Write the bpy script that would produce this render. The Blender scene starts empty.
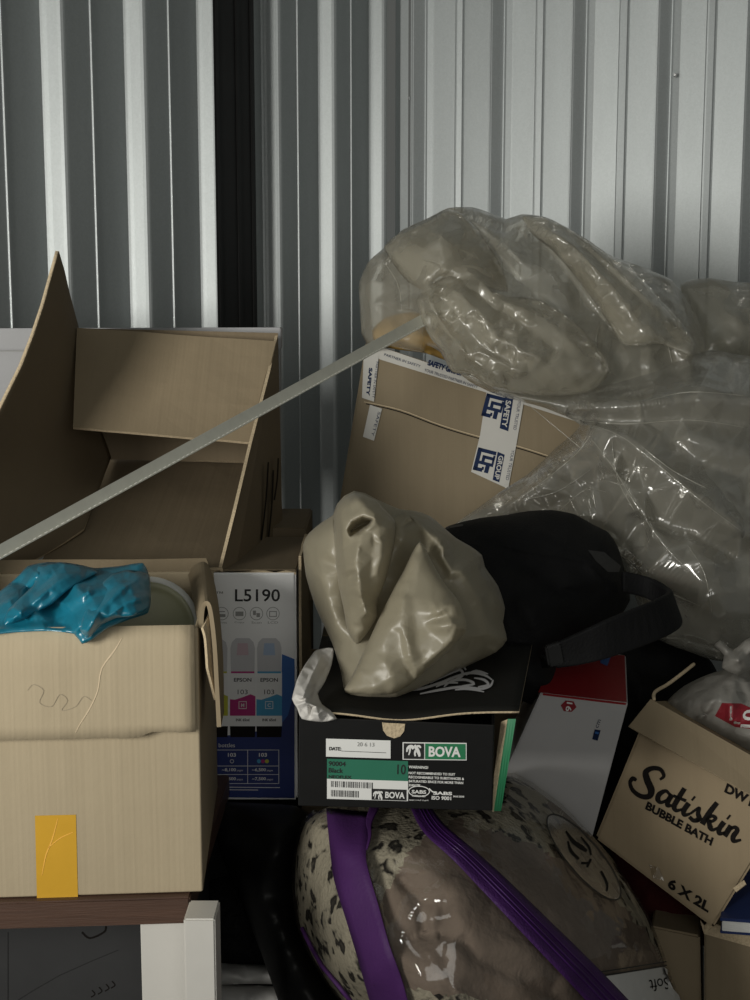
import bpy, bmesh, math, random
import numpy as np
from mathutils import Vector, Matrix, noise
from mathutils.geometry import delaunay_2d_cdt
from mathutils.bvhtree import BVHTree
from mathutils.kdtree import KDTree

random.seed(7)
S = bpy.context.scene
COL = S.collection
F = 1300.0
PITCH = math.radians(7.8)
CZ = 1.35
CAM = Vector((0, 0, CZ))
ca, sa = math.cos(PITCH), math.sin(PITCH)

# ------------------------------------------------------------------ geometry helpers
def ray(px, py):
    u = (px - 375) / F; v = (500 - py) / F
    return Vector((u, v * sa + ca, v * ca - sa))
def W(px, py, Y):
    d = ray(px, py)
    return CAM + d * (Y / d.y)
def Wz(px, py, z):
    d = ray(px, py)
    return CAM + d * ((z - CZ) / d.z)
def ZY(py, Y):
    return W(375, py, Y).z

def newmesh(name, verts, faces, mat=None, smooth=False):
    me = bpy.data.meshes.new(name)
    me.from_pydata([tuple(v) for v in verts], [], faces)
    me.update()
    if mat: me.materials.append(mat)
    if smooth:
        me.polygons.foreach_set('use_smooth', [True] * len(me.polygons))
    return me
def fixn(me):
    bm = bmesh.new(); bm.from_mesh(me)
    bmesh.ops.recalc_face_normals(bm, faces=bm.faces)
    bm.to_mesh(me); bm.free()
def obj(name, me, parent=None):
    o = bpy.data.objects.new(name, me)
    COL.objects.link(o)
    if parent is not None:
        o.parent = parent
        p = Vector((0, 0, 0)); q = parent
        while q is not None:
            p += q.location; q = q.parent
        o.location = -p
    return o
def tag(o, label, cat, group=None, kind=None):
    if label: o['label'] = label
    if cat: o['category'] = cat
    if group: o['group'] = group
    if kind: o['kind'] = kind
    return o
def thing(name, label, cat, loc, group=None):
    o = bpy.data.objects.new(name, None); COL.objects.link(o)
    o.empty_display_size = 0.05
    o.location = loc
    return tag(o, label, cat, group)

def hexa(c, bevel=0.003, mat=None, name='body', seg=2):
    """c: 8 corners, front TL TR BR BL then back TL TR BR BL"""
    bm = bmesh.new()
    v = [bm.verts.new(p) for p in c]
    for f in ((0, 3, 2, 1), (4, 5, 6, 7), (0, 1, 5, 4), (3, 7, 6, 2), (0, 4, 7, 3), (1, 2, 6, 5)):
        bm.faces.new([v[i] for i in f])
    bmesh.ops.recalc_face_normals(bm, faces=bm.faces)
    if bevel:
        bmesh.ops.bevel(bm, geom=list(bm.edges), offset=bevel, segments=seg, affect='EDGES', clamp_overlap=True)
    me = bpy.data.meshes.new(name); bm.to_mesh(me); bm.free()
    if mat: me.materials.append(mat)
    return me
def quad_box(q, depth, **k):
    q = [Vector(p) for p in q]
    n = (q[1] - q[0]).cross(q[3] - q[0]).normalized()
    if n.y < 0: n = -n
    return hexa(q + [p + n * depth for p in q], **k)
def aabox(x0, x1, y0, y1, z0, z1, **k):
    c = [Vector(p) for p in ((x0, y0, z1), (x1, y0, z1), (x1, y0, z0), (x0, y0, z0), (x0, y1, z1), (x1, y1, z1), (x1, y1, z0), (x0, y1, z0))]
    return hexa(c, **k)
def frame_box(o, ex, ey, x0, x1, y0, y1, z0, z1, **k):
    c = []
    for y in (y0, y1):
        for (x, z) in ((x0, z1), (x1, z1), (x1, z0), (x0, z0)):
            c.append(o + ex * x + ey * y + Vector((0, 0, z)))
    return hexa(c, **k)

def panel(pts, t, mat, name='panel', cuts=3, wob=0.0, seed=0, edge_mat=None):
    """a sheet of board: a polygon filled, subdivided, given thickness t"""
    pts = [Vector(p) for p in pts]
    bm = bmesh.new()
    vs = [bm.verts.new(p) for p in pts]
    f = bm.faces.new(vs)
    if len(pts) == 4:
        if cuts: bmesh.ops.subdivide_edges(bm, edges=list(bm.edges), cuts=cuts, use_grid_fill=True)
    else:
        bmesh.ops.triangulate(bm, faces=[f])
        for i in range(max(1, cuts)):
            bmesh.ops.subdivide_edges(bm, edges=list(bm.edges), cuts=1, use_grid_fill=True)
    bm.normal_update()
    n = Vector((0, 0, 0))
    for fc in bm.faces: n += fc.normal * fc.calc_area()
    n.normalize()
    if n.dot(CAM - pts[0]) < 0:
        bmesh.ops.reverse_faces(bm, faces=list(bm.faces)); n = -n
    for v in bm.verts:
        if wob:
            v.co += n * wob * noise.noise(v.co * 9 + Vector((seed, 0, 0)))
    base = list(bm.faces)
    r = bmesh.ops.extrude_face_region(bm, geom=base)
    # extruded copies move backwards; original faces flip out
    for g in r['geom']:
        if isinstance(g, bmesh.types.BMVert): g.co -= n * t
    bmesh.ops.recalc_face_normals(bm, faces=bm.faces)
    if edge_mat is not None:
        for fc in bm.faces:
            if abs(fc.normal.dot(n)) < 0.4: fc.material_index = 1
    me = bpy.data.meshes.new(name); bm.to_mesh(me); bm.free()
    me.materials.append(mat)
    if edge_mat is not None: me.materials.append(edge_mat)
    return me

def planar(q):
    """bring the third corner of a quad into the plane of the other three, keeping its sight line"""
    n = (q[1] - q[0]).cross(q[3] - q[0]); d = q[2] - CAM
    return [q[0], q[1], CAM + d * ((q[0] - CAM).dot(n) / d.dot(n)), q[3]]
# ---- projectors: where a pixel meets a face of something already built
class Plane:
    def __init__(s, pts, off=0.0008):
        p = [Vector(q) for q in pts]
        s.n = (p[1] - p[0]).cross(p[2] - p[0]).normalized()
        s.o = p[0]; s.off = off
        if s.n.dot(CAM - s.o) < 0: s.n = -s.n
    def __call__(s, px, py, extra=0.0):
        d = ray(px, py)
        t = (s.o - CAM).dot(s.n) / d.dot(s.n)
        return CAM + d * t + s.n * (s.off + extra)
class Surf:
    def __init__(s, o, off=0.0015, flat=False):
        me = o.data; s.flat = flat
        s.off = off
        w = Vector((0, 0, 0)); q = o
        while q is not None: w += q.location; q = q.parent
        s.b = BVHTree.FromPolygons([v.co + w for v in me.vertices], [tuple(p.vertices) for p in me.polygons])
        s.last = None
    def __call__(s, px, py, extra=0.0):
        d = ray(px, py).normalized()
        h = s.b.ray_cast(CAM, d)
        if h[0] is None:
            h = s.b.find_nearest(W(px, py, s.last if s.last else 1.6))
            n = h[1]
            return h[0] + n * (s.off + extra)
        s.last = h[0].y
        n = h[1]
        if n.dot(d) > 0: n = -n
        return h[0] + n * (s.off + extra) if s.flat else h[0] - d * (s.off + extra)

def poly_decal(pr, polys, mat, name, parent, label=None, extra=0.0, dens=0):
    """flat printed shapes: polys = list of pixel polygons laid on the face"""
    V = []; Fc = []
    for pl in polys:
        if dens:
            q = []
            for i in range(len(pl)):
                a = pl[i]; b = pl[(i + 1) % len(pl)]
                n = max(1, int(math.dist(a, b) / dens))
                for k in range(n):
                    q.append((a[0] + (b[0] - a[0]) * k / n, a[1] + (b[1] - a[1]) * k / n))
            xs = [p[0] for p in q]; ys = [p[1] for p in q]
            ins = []
            y = min(ys) + dens / 2
            while y < max(ys):
                x = min(xs) + dens / 2
                while x < max(xs):
                    if inside(x, y, q) and min(math.dist((x, y), p) for p in q) > dens * .5: ins.append((x, y))
                    x += dens
                y += dens
            co = q + ins
            res = delaunay_2d_cdt([Vector(c) for c in co], [], [list(range(len(q)))], 1, 1e-4)
            base = len(V)
            V += [pr(c.x, c.y, extra) for c in res[0]]
            Fc += [tuple(base + i for i in f) for f in res[2]]
        else:
            base = len(V)
            V += [pr(x, y, extra) for x, y in pl]
            Fc.append(tuple(range(base, base + len(pl))))
    me = newmesh(name, V, Fc, mat)
    o = obj(name, me, parent)
    if label: o['label'] = label
    return o
def stroke_polys(pts, w, n=6):
    """turn a polyline with widths into quads. pts: (x,y[,w])"""
    P = [Vector(p[:2]) for p in pts]
    Wd = [p[2] if len(p) > 2 else w for p in pts]
    # catmull-rom
    Q = []; WW = []
    for i in range(len(P) - 1):
        p0 = P[max(0, i - 1)]; p1 = P[i]; p2 = P[i + 1]; p3 = P[min(len(P) - 1, i + 2)]
        for k in range(n):
            t = k / n
            Q.append(0.5 * ((2 * p1) + (p2 - p0) * t + (2 * p0 - 5 * p1 + 4 * p2 - p3) * t * t + (3 * p1 - p0 - 3 * p2 + p3) * t ** 3))
            WW.append(Wd[i] * (1 - t) + Wd[i + 1] * t)
    Q.append(P[-1]); WW.append(Wd[-1])
    L = []; R = []
    for i, q in enumerate(Q):
        d = Q[min(i + 1, len(Q) - 1)] - Q[max(0, i - 1)]
        if d.length < 1e-6: d = Vector((1, 0))
        d.normalize(); nn = Vector((-d.y, d.x)) * WW[i] / 2
        L.append(q + nn); R.append(q - nn)
    return [[tuple(L[i]), tuple(L[i + 1]), tuple(R[i + 1]), tuple(R[i])] for i in range(len(Q) - 1)]
def ellipse(cx, cy, a, b, rot=0, n=32):
    c, s = math.cos(rot), math.sin(rot)
    return [(cx + a * math.cos(t) * c - b * math.sin(t) * s, cy + a * math.cos(t) * s + b * math.sin(t) * c) for t in [2 * math.pi * k / n for k in range(n)]]
def ring(cx, cy, a, b, w, rot=0, n=32):
    o = ellipse(cx, cy, a, b, rot, n); i = ellipse(cx, cy, a - w, b - w, rot, n)
    return [[o[k], o[(k + 1) % n], i[(k + 1) % n], i[k]] for k in range(n)]

_tc = {}
def text_mesh(s, bold=0.0, shear=0.0):
    k = (s, bold, shear)
    if k in _tc: return _tc[k]
    cu = bpy.data.curves.new('lettering', 'FONT')
    cu.body = s; cu.size = 1; cu.offset = bold; cu.shear = shear
    cu.resolution_u = 3
    o = bpy.data.objects.new('lettering', cu); COL.objects.link(o)
    dg = bpy.context.evaluated_depsgraph_get()
    me = bpy.data.meshes.new_from_object(o.evaluated_get(dg))
    V = [tuple(v.co) for v in me.vertices]; P = [tuple(p.vertices) for p in me.polygons]
    bpy.data.objects.remove(o); bpy.data.meshes.remove(me); bpy.data.curves.remove(cu)
    _tc[k] = (V, P)
    return _tc[k]
def text(pr, s, a, b, h, mat, parent, name='lettering', label=None, bold=0.0, shear=0.0, extra=0.0, up=None):
    """letters on a face: from pixel a to pixel b along the base line, h pixels tall (upright to the line unless up given)"""
    V, P = text_mesh(s, bold, shear)
    x0 = min(v[0] for v in V); x1 = max(v[0] for v in V)
    y0 = min(v[1] for v in V); y1 = max(v[1] for v in V)
    ax = Vector(b) - Vector(a)
    if up is None:
        up = Vector((ax.y, -ax.x)).normalized() * h
    else:
        up = Vector(up).normalized() * h
    out = []
    for v in V:
        p = Vector(a) + ax * ((v[0] - x0) / (x1 - x0)) + up * ((v[1] - y0) / (y1 - y0))
        out.append(pr(p.x, p.y, extra))
    o = obj(name, newmesh(name, out, P, mat), parent)
    if label: o['label'] = label
    return o

def inside(x, y, poly):
    c = False; n = len(poly); j = n - 1
    for i in range(n):
        xi, yi = poly[i][0], poly[i][1]; xj, yj = poly[j][0], poly[j][1]
        if (yi > y) != (yj > y) and x < (xj - xi) * (y - yi) / (yj - yi + 1e-12) + xi: c = not c
        j = i
    return c

# ---- soft bodies: a closed folded body from control points given as pixel + distance
def densify(pts, d):
    out = []
    n = len(pts)
    P = [Vector(p) for p in pts]
    for i in range(n):
        p0, p1, p2, p3 = P[i - 1], P[i], P[(i + 1) % n], P[(i + 2) % n]
        m = max(1, int((p2 - p1).to_2d().length / d))
        for k in range(m):
            t = k / m
            cr = 0.5 * ((2 * p1) + (p2 - p0) * t + (2 * p0 - 5 * p1 + 4 * p2 - p3) * t * t + (3 * p1 - p0 - 3 * p2 + p3) * t ** 3)
            li = p1.lerp(p2, t)
            out.append(li.lerp(cr, .6))
    return out
def interp(verts, faces, x, y):
    best = None
    for f in faces:
        a, b, c = verts[f[0]], verts[f[1]], verts[f[2]]
        d = (b[1] - c[1]) * (a[0] - c[0]) + (c[0] - b[0]) * (a[1] - c[1])
        if abs(d) < 1e-9: continue
        l1 = ((b[1] - c[1]) * (x - c[0]) + (c[0] - b[0]) * (y - c[1])) / d
        l2 = ((c[1] - a[1]) * (x - c[0]) + (a[0] - c[0]) * (y - c[1])) / d
        l3 = 1 - l1 - l2
        m = min(l1, l2, l3)
        if m >= -1e-6: return l1 * a[2] + l2 * b[2] + l3 * c[2]
        if best is None or m > best[0]: best = (m, l1 * a[2] + l2 * b[2] + l3 * c[2])
    return best[1]
def smooth_np(X, E, bmask, it, lam=.5):
    """Laplacian smoothing of column(s) X over edges E, boundary rows fixed"""
    n = len(X)
    deg = np.bincount(E.ravel(), minlength=n).astype(float)
    for _ in range(it):
        acc = np.zeros_like(X)
        np.add.at(acc, E[:, 0], X[E[:, 1]]); np.add.at(acc, E[:, 1], X[E[:, 0]])
        if X.ndim > 1: av = acc / deg[:, None]
        else: av = acc / deg
        nx = X + lam * (av - X)
        nx[bmask] = X[bmask]
        X = nx
    return X
def soft(name, outline, inner, mat, parent=None, T=.15, R=.05, d0=40, jit=0.0, gap=16, folds=(), it=3, sub=2, seed=1,
         nz=0.0, nscale=.05, dens=7, stretch=(1, 0, 1), fine=0.0, fscale=.03, tame=1.0, pre=12, ridge=0.0, rscale=.03):
    """outline: (px,py,Y) list; inner: (px,py,Y) list; folds: (polyline[(px,py)], dY) sharp ridges (dY<0 towards viewer)."""
    rnd = random.Random(seed)
    ol = densify(outline, dens)
    # coarse surface
    cv = [Vector(p) for p in outline] + [Vector(p) for p in inner]
    res = delaunay_2d_cdt([v.to_2d() for v in cv], [], [list(range(len(outline)))], 1, 1e-4)
    cverts = []
    for i, c in enumerate(res[0]):
        ids = res[3][i]
        cverts.append((c.x, c.y, cv[ids[0]].z if ids else 0))
    cf = [tuple(f) for f in res[2]]
    pts = [(p.x, p.y, p.z) for p in ol]
    nb = len(pts)
    acc = list(pts)
    fixed = []
    for (poly, dY) in folds:
        for i in range(len(poly) - 1):
            a = Vector(poly[i][:2]); b = Vector(poly[i + 1][:2])
            m = max(1, int((b - a).length / 4))
            for k in range(m + (i == len(poly) - 2)):
                t = k / m; q = a.lerp(b, t)
                if not inside(q.x, q.y, ol): continue
                w = 1.0
                fixed.append((q.x, q.y, interp(cverts, cf, q.x, q.y) + dY))
    kd = KDTree(len(ol) + len(fixed))
    for i, p in enumerate(ol): kd.insert((p.x, p.y, 0), i)
    for i, p in enumerate(fixed): kd.insert((p[0], p[1], 0), nb + i)
    kd.balance()
    xs = [p[0] for p in pts]; ys = [p[1] for p in pts]
    ang, _, st = stretch
    cell = {}
    rp = []
    area = (max(xs) - min(xs)) * (max(ys) - min(ys))
    sx, sy = (gap * st, gap) if st != 1 else (gap, gap)
    c_, s_ = math.cos(ang), math.sin(ang)
    tries = int(area / (gap * gap * st) * 14)
    grid = []
    for _ in range(tries):
        x = rnd.uniform(min(xs), max(xs)); y = rnd.uniform(min(ys), max(ys))
        if not inside(x, y, ol): continue
        if kd.find((x, y, 0))[2] < gap * .45: continue
        u = (x * c_ + y * s_) / sx; v = (-x * s_ + y * c_) / sy
        ok = True
        ku, kv = int(math.floor(u)), int(math.floor(v))
        for i in (-1, 0, 1):
            for j in (-1, 0, 1):
                for (uu, vv) in cell.get((ku + i, kv + j), ()):
                    if (uu - u) ** 2 + (vv - v) ** 2 < .75 ** 2: ok = False
        if not ok: continue
        cell.setdefault((ku, kv), []).append((u, v))
        rp.append((x, y, interp(cverts, cf, x, y) + rnd.uniform(-1, 1) * jit))
    allp = pts + fixed + rp
    res = delaunay_2d_cdt([Vector(p[:2]) for p in allp], [], [list(range(nb))], 1, 1e-4)
    bm = bmesh.new()
    vs = []
    for i, c in enumerate(res[0]):
        ids = res[3][i]
        vs.append(bm.verts.new((c.x, c.y, allp[ids[0]][2] if ids else interp(cverts, cf, c.x, c.y))))
    for f in res[2]:
        try: bm.faces.new([vs[i] for i in f])
        except ValueError: pass
    for v in [v for v in bm.verts if not v.link_faces]: bm.verts.remove(v)
    for _ in range(sub):
        bmesh.ops.subdivide_edges(bm, edges=list(bm.edges), cuts=1, use_grid_fill=True)
    bm.verts.index_update()
    n = len(bm.verts)
    X = np.array([v.co[:] for v in bm.verts])
    E = np.array([[e.verts[0].index, e.verts[1].index] for e in bm.edges])
    bmask = np.array([v.is_boundary for v in bm.verts])
    Fa = [tuple(v.index for v in f.verts) for f in bm.faces]
    bm.free()
    X = smooth_np(X, E, bmask, it)
    # distance to outline
    kd = KDTree(int(bmask.sum()))
    bi = np.nonzero(bmask)[0]
    for i in bi: kd.insert((X[i, 0], X[i, 1], 0), int(i))
    kd.balance()
    D = np.array([kd.find((x, y, 0))[2] for x, y in X[:, :2]])
    w = np.clip(D / d0, 0, 1)
    prof = np.sqrt(np.clip(1 - (1 - w) ** 2, 0, 1))
    if nz or fine or ridge:
        dz = []
        for i in range(n):
            p = Vector((X[i, 0], X[i, 1], seed * 31.7))
            a = nz * noise.noise(Vector((p.x * nscale, p.y * nscale, seed * 3.3))) if nz else 0
            if fine: a += fine * noise.noise(Vector((p.x * fscale, p.y * fscale, seed * 7.3)))
            if ridge:
                r = abs(noise.noise(Vector((p.x * rscale, p.y * rscale, seed * 1.3)))) + .5 * abs(noise.noise(Vector((p.x * rscale * 2.3, p.y * rscale * 2.3, seed * 5.3))))
                a += ridge * r
            dz.append(a)
        X[:, 2] += np.array(dz) * np.minimum(1, w * 2 + .15)
    base = smooth_np(X[:, 2].copy(), E, bmask, 40)
    fr = X[:, 2] + R * (1 - prof)
    bk = base + R + T * prof
    V = [W(X[i, 0], X[i, 1], fr[i]) for i in range(n)]
    bidx = {}
    for i in range(n):
        if bmask[i]: bidx[i] = i
        else:
            bidx[i] = len(V); V.append(W(X[i, 0], X[i, 1], bk[i]))
    faces = list(Fa) + [tuple(bidx[i] for i in reversed(f)) for f in Fa]
    me = newmesh(name, V, faces, mat, smooth=True)
    fixn(me)
    me.polygons.foreach_set('use_smooth', [True] * len(me.polygons))
    o = obj(name, me, parent)
    return o

def tube(pts, r, mat, name, parent=None, seg=8, closed=False):
    """round tube along world points"""
    P = [Vector(p) for p in pts]; n = len(P)
    V = []; Fc = []
    up = Vector((0, 0, 1))
    for i in range(n):
        d = (P[min(i + 1, n - 1)] - P[max(0, i - 1)]).normalized()
        a = d.cross(up)
        if a.length < .05: a = d.cross(Vector((1, 0, 0)))
        a.normalize(); b = d.cross(a)
        rr = r[i] if isinstance(r, (list, tuple)) else r
        for k in range(seg):
            t = 2 * math.pi * k / seg
            V.append(P[i] + a * math.cos(t) * rr + b * math.sin(t) * rr)
    for i in range(n - 1):
        for k in range(seg):
            Fc.append((i * seg + k, i * seg + (k + 1) % seg, (i + 1) * seg + (k + 1) % seg, (i + 1) * seg + k))
    Fc.append(tuple(range(seg))[::-1]); Fc.append(tuple((n - 1) * seg + k for k in range(seg)))
    me = newmesh(name, V, Fc, mat, smooth=True); fixn(me)
    return obj(name, me, parent)
def spline3(P, n=6):
    P = [Vector(p) for p in P]; out = []
    for i in range(len(P) - 1):
        p0 = P[max(0, i - 1)]; p1 = P[i]; p2 = P[i + 1]; p3 = P[min(len(P) - 1, i + 2)]
        for k in range(n):
            t = k / n
            out.append(0.5 * ((2 * p1) + (p2 - p0) * t + (2 * p0 - 5 * p1 + 4 * p2 - p3) * t * t + (3 * p1 - p0 - 3 * p2 + p3) * t ** 3))
    out.append(P[-1]); return out
def ribbon(A, B, t, mat, name, parent=None, n=6):
    """band between two 3-D polylines with thickness t"""
    A = spline3(A, n); B = spline3(B, n); V = []; m = len(A)
    for i in range(m):
        d = (A[min(i + 1, m - 1)] - A[max(0, i - 1)]).normalized()
        nn = d.cross(B[i] - A[i]).normalized() * t / 2
        V += [A[i] + nn, B[i] + nn, B[i] - nn, A[i] - nn]
    Fc = []
    for i in range(m - 1):
        for k in range(4):
            Fc.append((i * 4 + k, i * 4 + (k + 1) % 4, (i + 1) * 4 + (k + 1) % 4, (i + 1) * 4 + k))
    Fc += [(3, 2, 1, 0), tuple((m - 1) * 4 + k for k in range(4))]
    me = newmesh(name, V, Fc, mat); fixn(me)
    return obj(name, me, parent)

# ------------------------------------------------------------------ materials
def srgb(r, g, b):
    f = lambda c: (c / 255 / 12.92) if c / 255 <= .04045 else ((c / 255 + .055) / 1.055) ** 2.4
    return (f(r), f(g), f(b), 1)
def nodes(name):
    m = bpy.data.materials.new(name); m.use_nodes = True
    nt = m.node_tree; nt.nodes.clear()
    return m, nt, nt.nodes, nt.links
def mat(name, col, rough=.6, metal=0, var=.08, vscale=30, bump=0.0, bscale=60, spec=.5, coat=0, stretch=(1, 1, 1), sheen=0, btype='noise'):
    m, nt, N, L = nodes(name)
    out = N.new('ShaderNodeOutputMaterial'); b = N.new('ShaderNodeBsdfPrincipled')
    L.new(b.outputs[0], out.inputs[0])
    tc = N.new('ShaderNodeTexCoord'); mp = N.new('ShaderNodeMapping'); L.new(tc.outputs['Object'], mp.inputs[0])
    mp.inputs['Scale'].default_value = stretch
    nz = N.new('ShaderNodeTexNoise'); nz.inputs['Scale'].default_value = vscale; nz.inputs['Detail'].default_value = 5
    L.new(mp.outputs[0], nz.inputs['Vector'])
    mx = N.new('ShaderNodeMix'); mx.data_type = 'RGBA'
    c = col
    mx.inputs[6].default_value = (c[0] * (1 - var), c[1] * (1 - var), c[2] * (1 - var), 1)
    mx.inputs[7].default_value = (min(1, c[0] * (1 + var)), min(1, c[1] * (1 + var)), min(1, c[2] * (1 + var)), 1)
    L.new(nz.outputs[0], mx.inputs[0]); L.new(mx.outputs[2], b.inputs['Base Color'])
    b.inputs['Roughness'].default_value = rough; b.inputs['Metallic'].default_value = metal
    b.inputs['Specular IOR Level'].default_value = spec
    b.inputs['Coat Weight'].default_value = coat
    b.inputs['Coat Roughness'].default_value = .15
    if sheen:
        b.inputs['Sheen Weight'].default_value = sheen
    if bump:
        if btype == 'noise':
            t = N.new('ShaderNodeTexNoise'); t.inputs['Scale'].default_value = bscale; t.inputs['Detail'].default_value = 6
        else:
            t = N.new('ShaderNodeTexVoronoi'); t.feature = 'SMOOTH_F1'; t.inputs['Scale'].default_value = bscale
        L.new(mp.outputs[0], t.inputs['Vector'])
        bp = N.new('ShaderNodeBump'); bp.inputs['Strength'].default_value = bump; bp.inputs['Distance'].default_value = .004
        L.new(t.outputs[0], bp.inputs['Height']); L.new(bp.outputs[0], b.inputs['Normal'])
        if coat: L.new(bp.outputs[0], b.inputs['Coat Normal'])
    return m
def card(name, col, rough=.75, flute=1.0, axis=(1, 0, 0), spec=.25):
    """corrugated board: faint flute lines along the board, mottled kraft paper, scuffs"""
    m, nt, N, L = nodes(name)
    out = N.new('ShaderNodeOutputMaterial'); b = N.new('ShaderNodeBsdfPrincipled'); L.new(b.outputs[0], out.inputs[0])
    tc = N.new('ShaderNodeTexCoord')
    vr = N.new('ShaderNodeVectorMath'); vr.operation = 'DOT_PRODUCT'; vr.inputs[1].default_value = axis
    L.new(tc.outputs['Object'], vr.inputs[0])
    nz = N.new('ShaderNodeTexNoise'); nz.inputs['Scale'].default_value = 14; nz.inputs['Detail'].default_value = 8; nz.inputs['Roughness'].default_value = .65
    L.new(tc.outputs['Object'], nz.inputs['Vector'])
    mp = N.new('ShaderNodeMapping'); mp.inputs['Scale'].default_value = (1 + 60 * axis[0], 1 + 60 * axis[1], 1 + 60 * axis[2]); L.new(tc.outputs['Object'], mp.inputs[0])
    n2 = N.new('ShaderNodeTexNoise'); n2.inputs['Scale'].default_value = 1.1; n2.inputs['Detail'].default_value = 4; L.new(mp.outputs[0], n2.inputs['Vector'])
    mx = N.new('ShaderNodeMix'); mx.data_type = 'RGBA'
    mx.inputs[6].default_value = (col[0] * .86, col[1] * .85, col[2] * .83, 1)
    mx.inputs[7].default_value = (min(1, col[0] * 1.1), min(1, col[1] * 1.1), min(1, col[2] * 1.1), 1)
    ad = N.new('ShaderNodeMath'); ad.operation = 'MULTIPLY_ADD'; ad.inputs[1].default_value = .5; L.new(nz.outputs[0], ad.inputs[0])
    ml = N.new('ShaderNodeMath'); ml.operation = 'MULTIPLY'; ml.inputs[1].default_value = .5; L.new(n2.outputs[0], ml.inputs[0]); L.new(ml.outputs[0], ad.inputs[2])
    L.new(ad.outputs[0], mx.inputs[0]); L.new(mx.outputs[2], b.inputs['Base Color'])
    b.inputs['Roughness'].default_value = rough; b.inputs['Specular IOR Level'].default_value = spec
    # flutes
    sn = N.new('ShaderNodeMath'); sn.operation = 'MULTIPLY'; sn.inputs[1].default_value = 2 * math.pi / .0065; L.new(vr.outputs['Value'], sn.inputs[0])
    s2 = N.new('ShaderNodeMath'); s2.operation = 'SINE'; L.new(sn.outputs[0], s2.inputs[0])
    s3 = N.new('ShaderNodeMath'); s3.operation = 'MULTIPLY_ADD'; s3.inputs[1].default_value = .035 * flute; L.new(s2.outputs[0], s3.inputs[0]); L.new(n2.outputs[0], s3.inputs[2])
    s4 = N.new('ShaderNodeMath'); s4.operation = 'MULTIPLY_ADD'; s4.inputs[1].default_value = 1.2; L.new(nz.outputs[0], s4.inputs[0]); L.new(s3.outputs[0], s4.inputs[2])
    bp = N.new('ShaderNodeBump'); bp.inputs['Strength'].default_value = .35; bp.inputs['Distance'].default_value = .003
    L.new(s4.outputs[0], bp.inputs['Height']); L.new(bp.outputs[0], b.inputs['Normal'])
    return m
def film(name, col, opac=.5, rough=.2, gloss=.35, bump=.5, bscale=25, transl=.5, stretch=(1, 1, 1), fb=.35):
    """thin plastic film: partly see-through, partly scattering, with a glossy face"""
    m, nt, N, L = nodes(name)
    out = N.new('ShaderNodeOutputMaterial')
    tc = N.new('ShaderNodeTexCoord'); mp = N.new('ShaderNodeMapping'); mp.inputs['Scale'].default_value = stretch; L.new(tc.outputs['Object'], mp.inputs[0])
    # crumpled film: many small flat facets, each leaning its own way
    geo = N.new('ShaderNodeNewGeometry')
    wz = N.new('ShaderNodeTexNoise'); wz.inputs['Scale'].default_value = bscale * .6; wz.inputs['Detail'].default_value = 4; L.new(mp.outputs[0], wz.inputs['Vector'])
    mxv = N.new('ShaderNodeMix'); mxv.data_type = 'RGBA'; mxv.inputs[0].default_value = min(.3, 1.6 / bscale); L.new(mp.outputs[0], mxv.inputs[6]); L.new(wz.outputs['Color'], mxv.inputs[7])
    nrm = geo.outputs['Normal']
    for sc_, am in ((bscale, bump), (bscale * 2.7, bump * .55)):
        vo = N.new('ShaderNodeTexVoronoi'); vo.feature = 'F1'; vo.inputs['Scale'].default_value = sc_; L.new(mxv.outputs[2], vo.inputs['Vector'])
        sb_ = N.new('ShaderNodeVectorMath'); sb_.operation = 'SUBTRACT'; sb_.inputs[1].default_value = (.5, .5, .5); L.new(vo.outputs['Color'], sb_.inputs[0])
        sl = N.new('ShaderNodeVectorMath'); sl.operation = 'SCALE'; sl.inputs['Scale'].default_value = am; L.new(sb_.outputs[0], sl.inputs[0])
        aa = N.new('ShaderNodeVectorMath'); aa.operation = 'ADD'; L.new(nrm, aa.inputs[0]); L.new(sl.outputs[0], aa.inputs[1]); nrm = aa.outputs[0]
    bp = N.new('ShaderNodeVectorMath'); bp.operation = 'NORMALIZE'; L.new(nrm, bp.inputs[0])
    d = N.new('ShaderNodeBsdfDiffuse'); d.inputs['Color'].default_value = col; L.new(bp.outputs[0], d.inputs['Normal'])
    t = N.new('ShaderNodeBsdfTranslucent'); t.inputs['Color'].default_value = col; L.new(bp.outputs[0], t.inputs['Normal'])
    dt = N.new('ShaderNodeMixShader'); dt.inputs[0].default_value = transl; L.new(d.outputs[0], dt.inputs[1]); L.new(t.outputs[0], dt.inputs[2])
    tr = N.new('ShaderNodeBsdfTransparent'); tr.inputs['Color'].default_value = (.97, .96, .93, 1)
    m1 = N.new('ShaderNodeMixShader'); m1.inputs[0].default_value = opac; L.new(tr.outputs[0], m1.inputs[1]); L.new(dt.outputs[0], m1.inputs[2])
    g = N.new('ShaderNodeBsdfAnisotropic') if False else N.new('ShaderNodeBsdfGlossy'); g.inputs['Roughness'].default_value = rough; g.inputs['Color'].default_value = (1, 1, 1, 1); L.new(bp.outputs[0], g.inputs['Normal'])
    fr = N.new('ShaderNodeFresnel'); fr.inputs['IOR'].default_value = 1.5; L.new(bp.outputs[0], fr.inputs['Normal'])
    ml = N.new('ShaderNodeMath'); ml.operation = 'MULTIPLY_ADD'; ml.inputs[1].default_value = gloss * 1.5; ml.inputs[2].default_value = gloss * .12; ml.use_clamp = True; L.new(fr.outputs[0], ml.inputs[0])
    m2 = N.new('ShaderNodeMixShader'); L.new(ml.outputs[0], m2.inputs[0]); L.new(m1.outputs[0], m2.inputs[1]); L.new(g.outputs[0], m2.inputs[2])
    L.new(m2.outputs[0], out.inputs[0])
    return m
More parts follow.
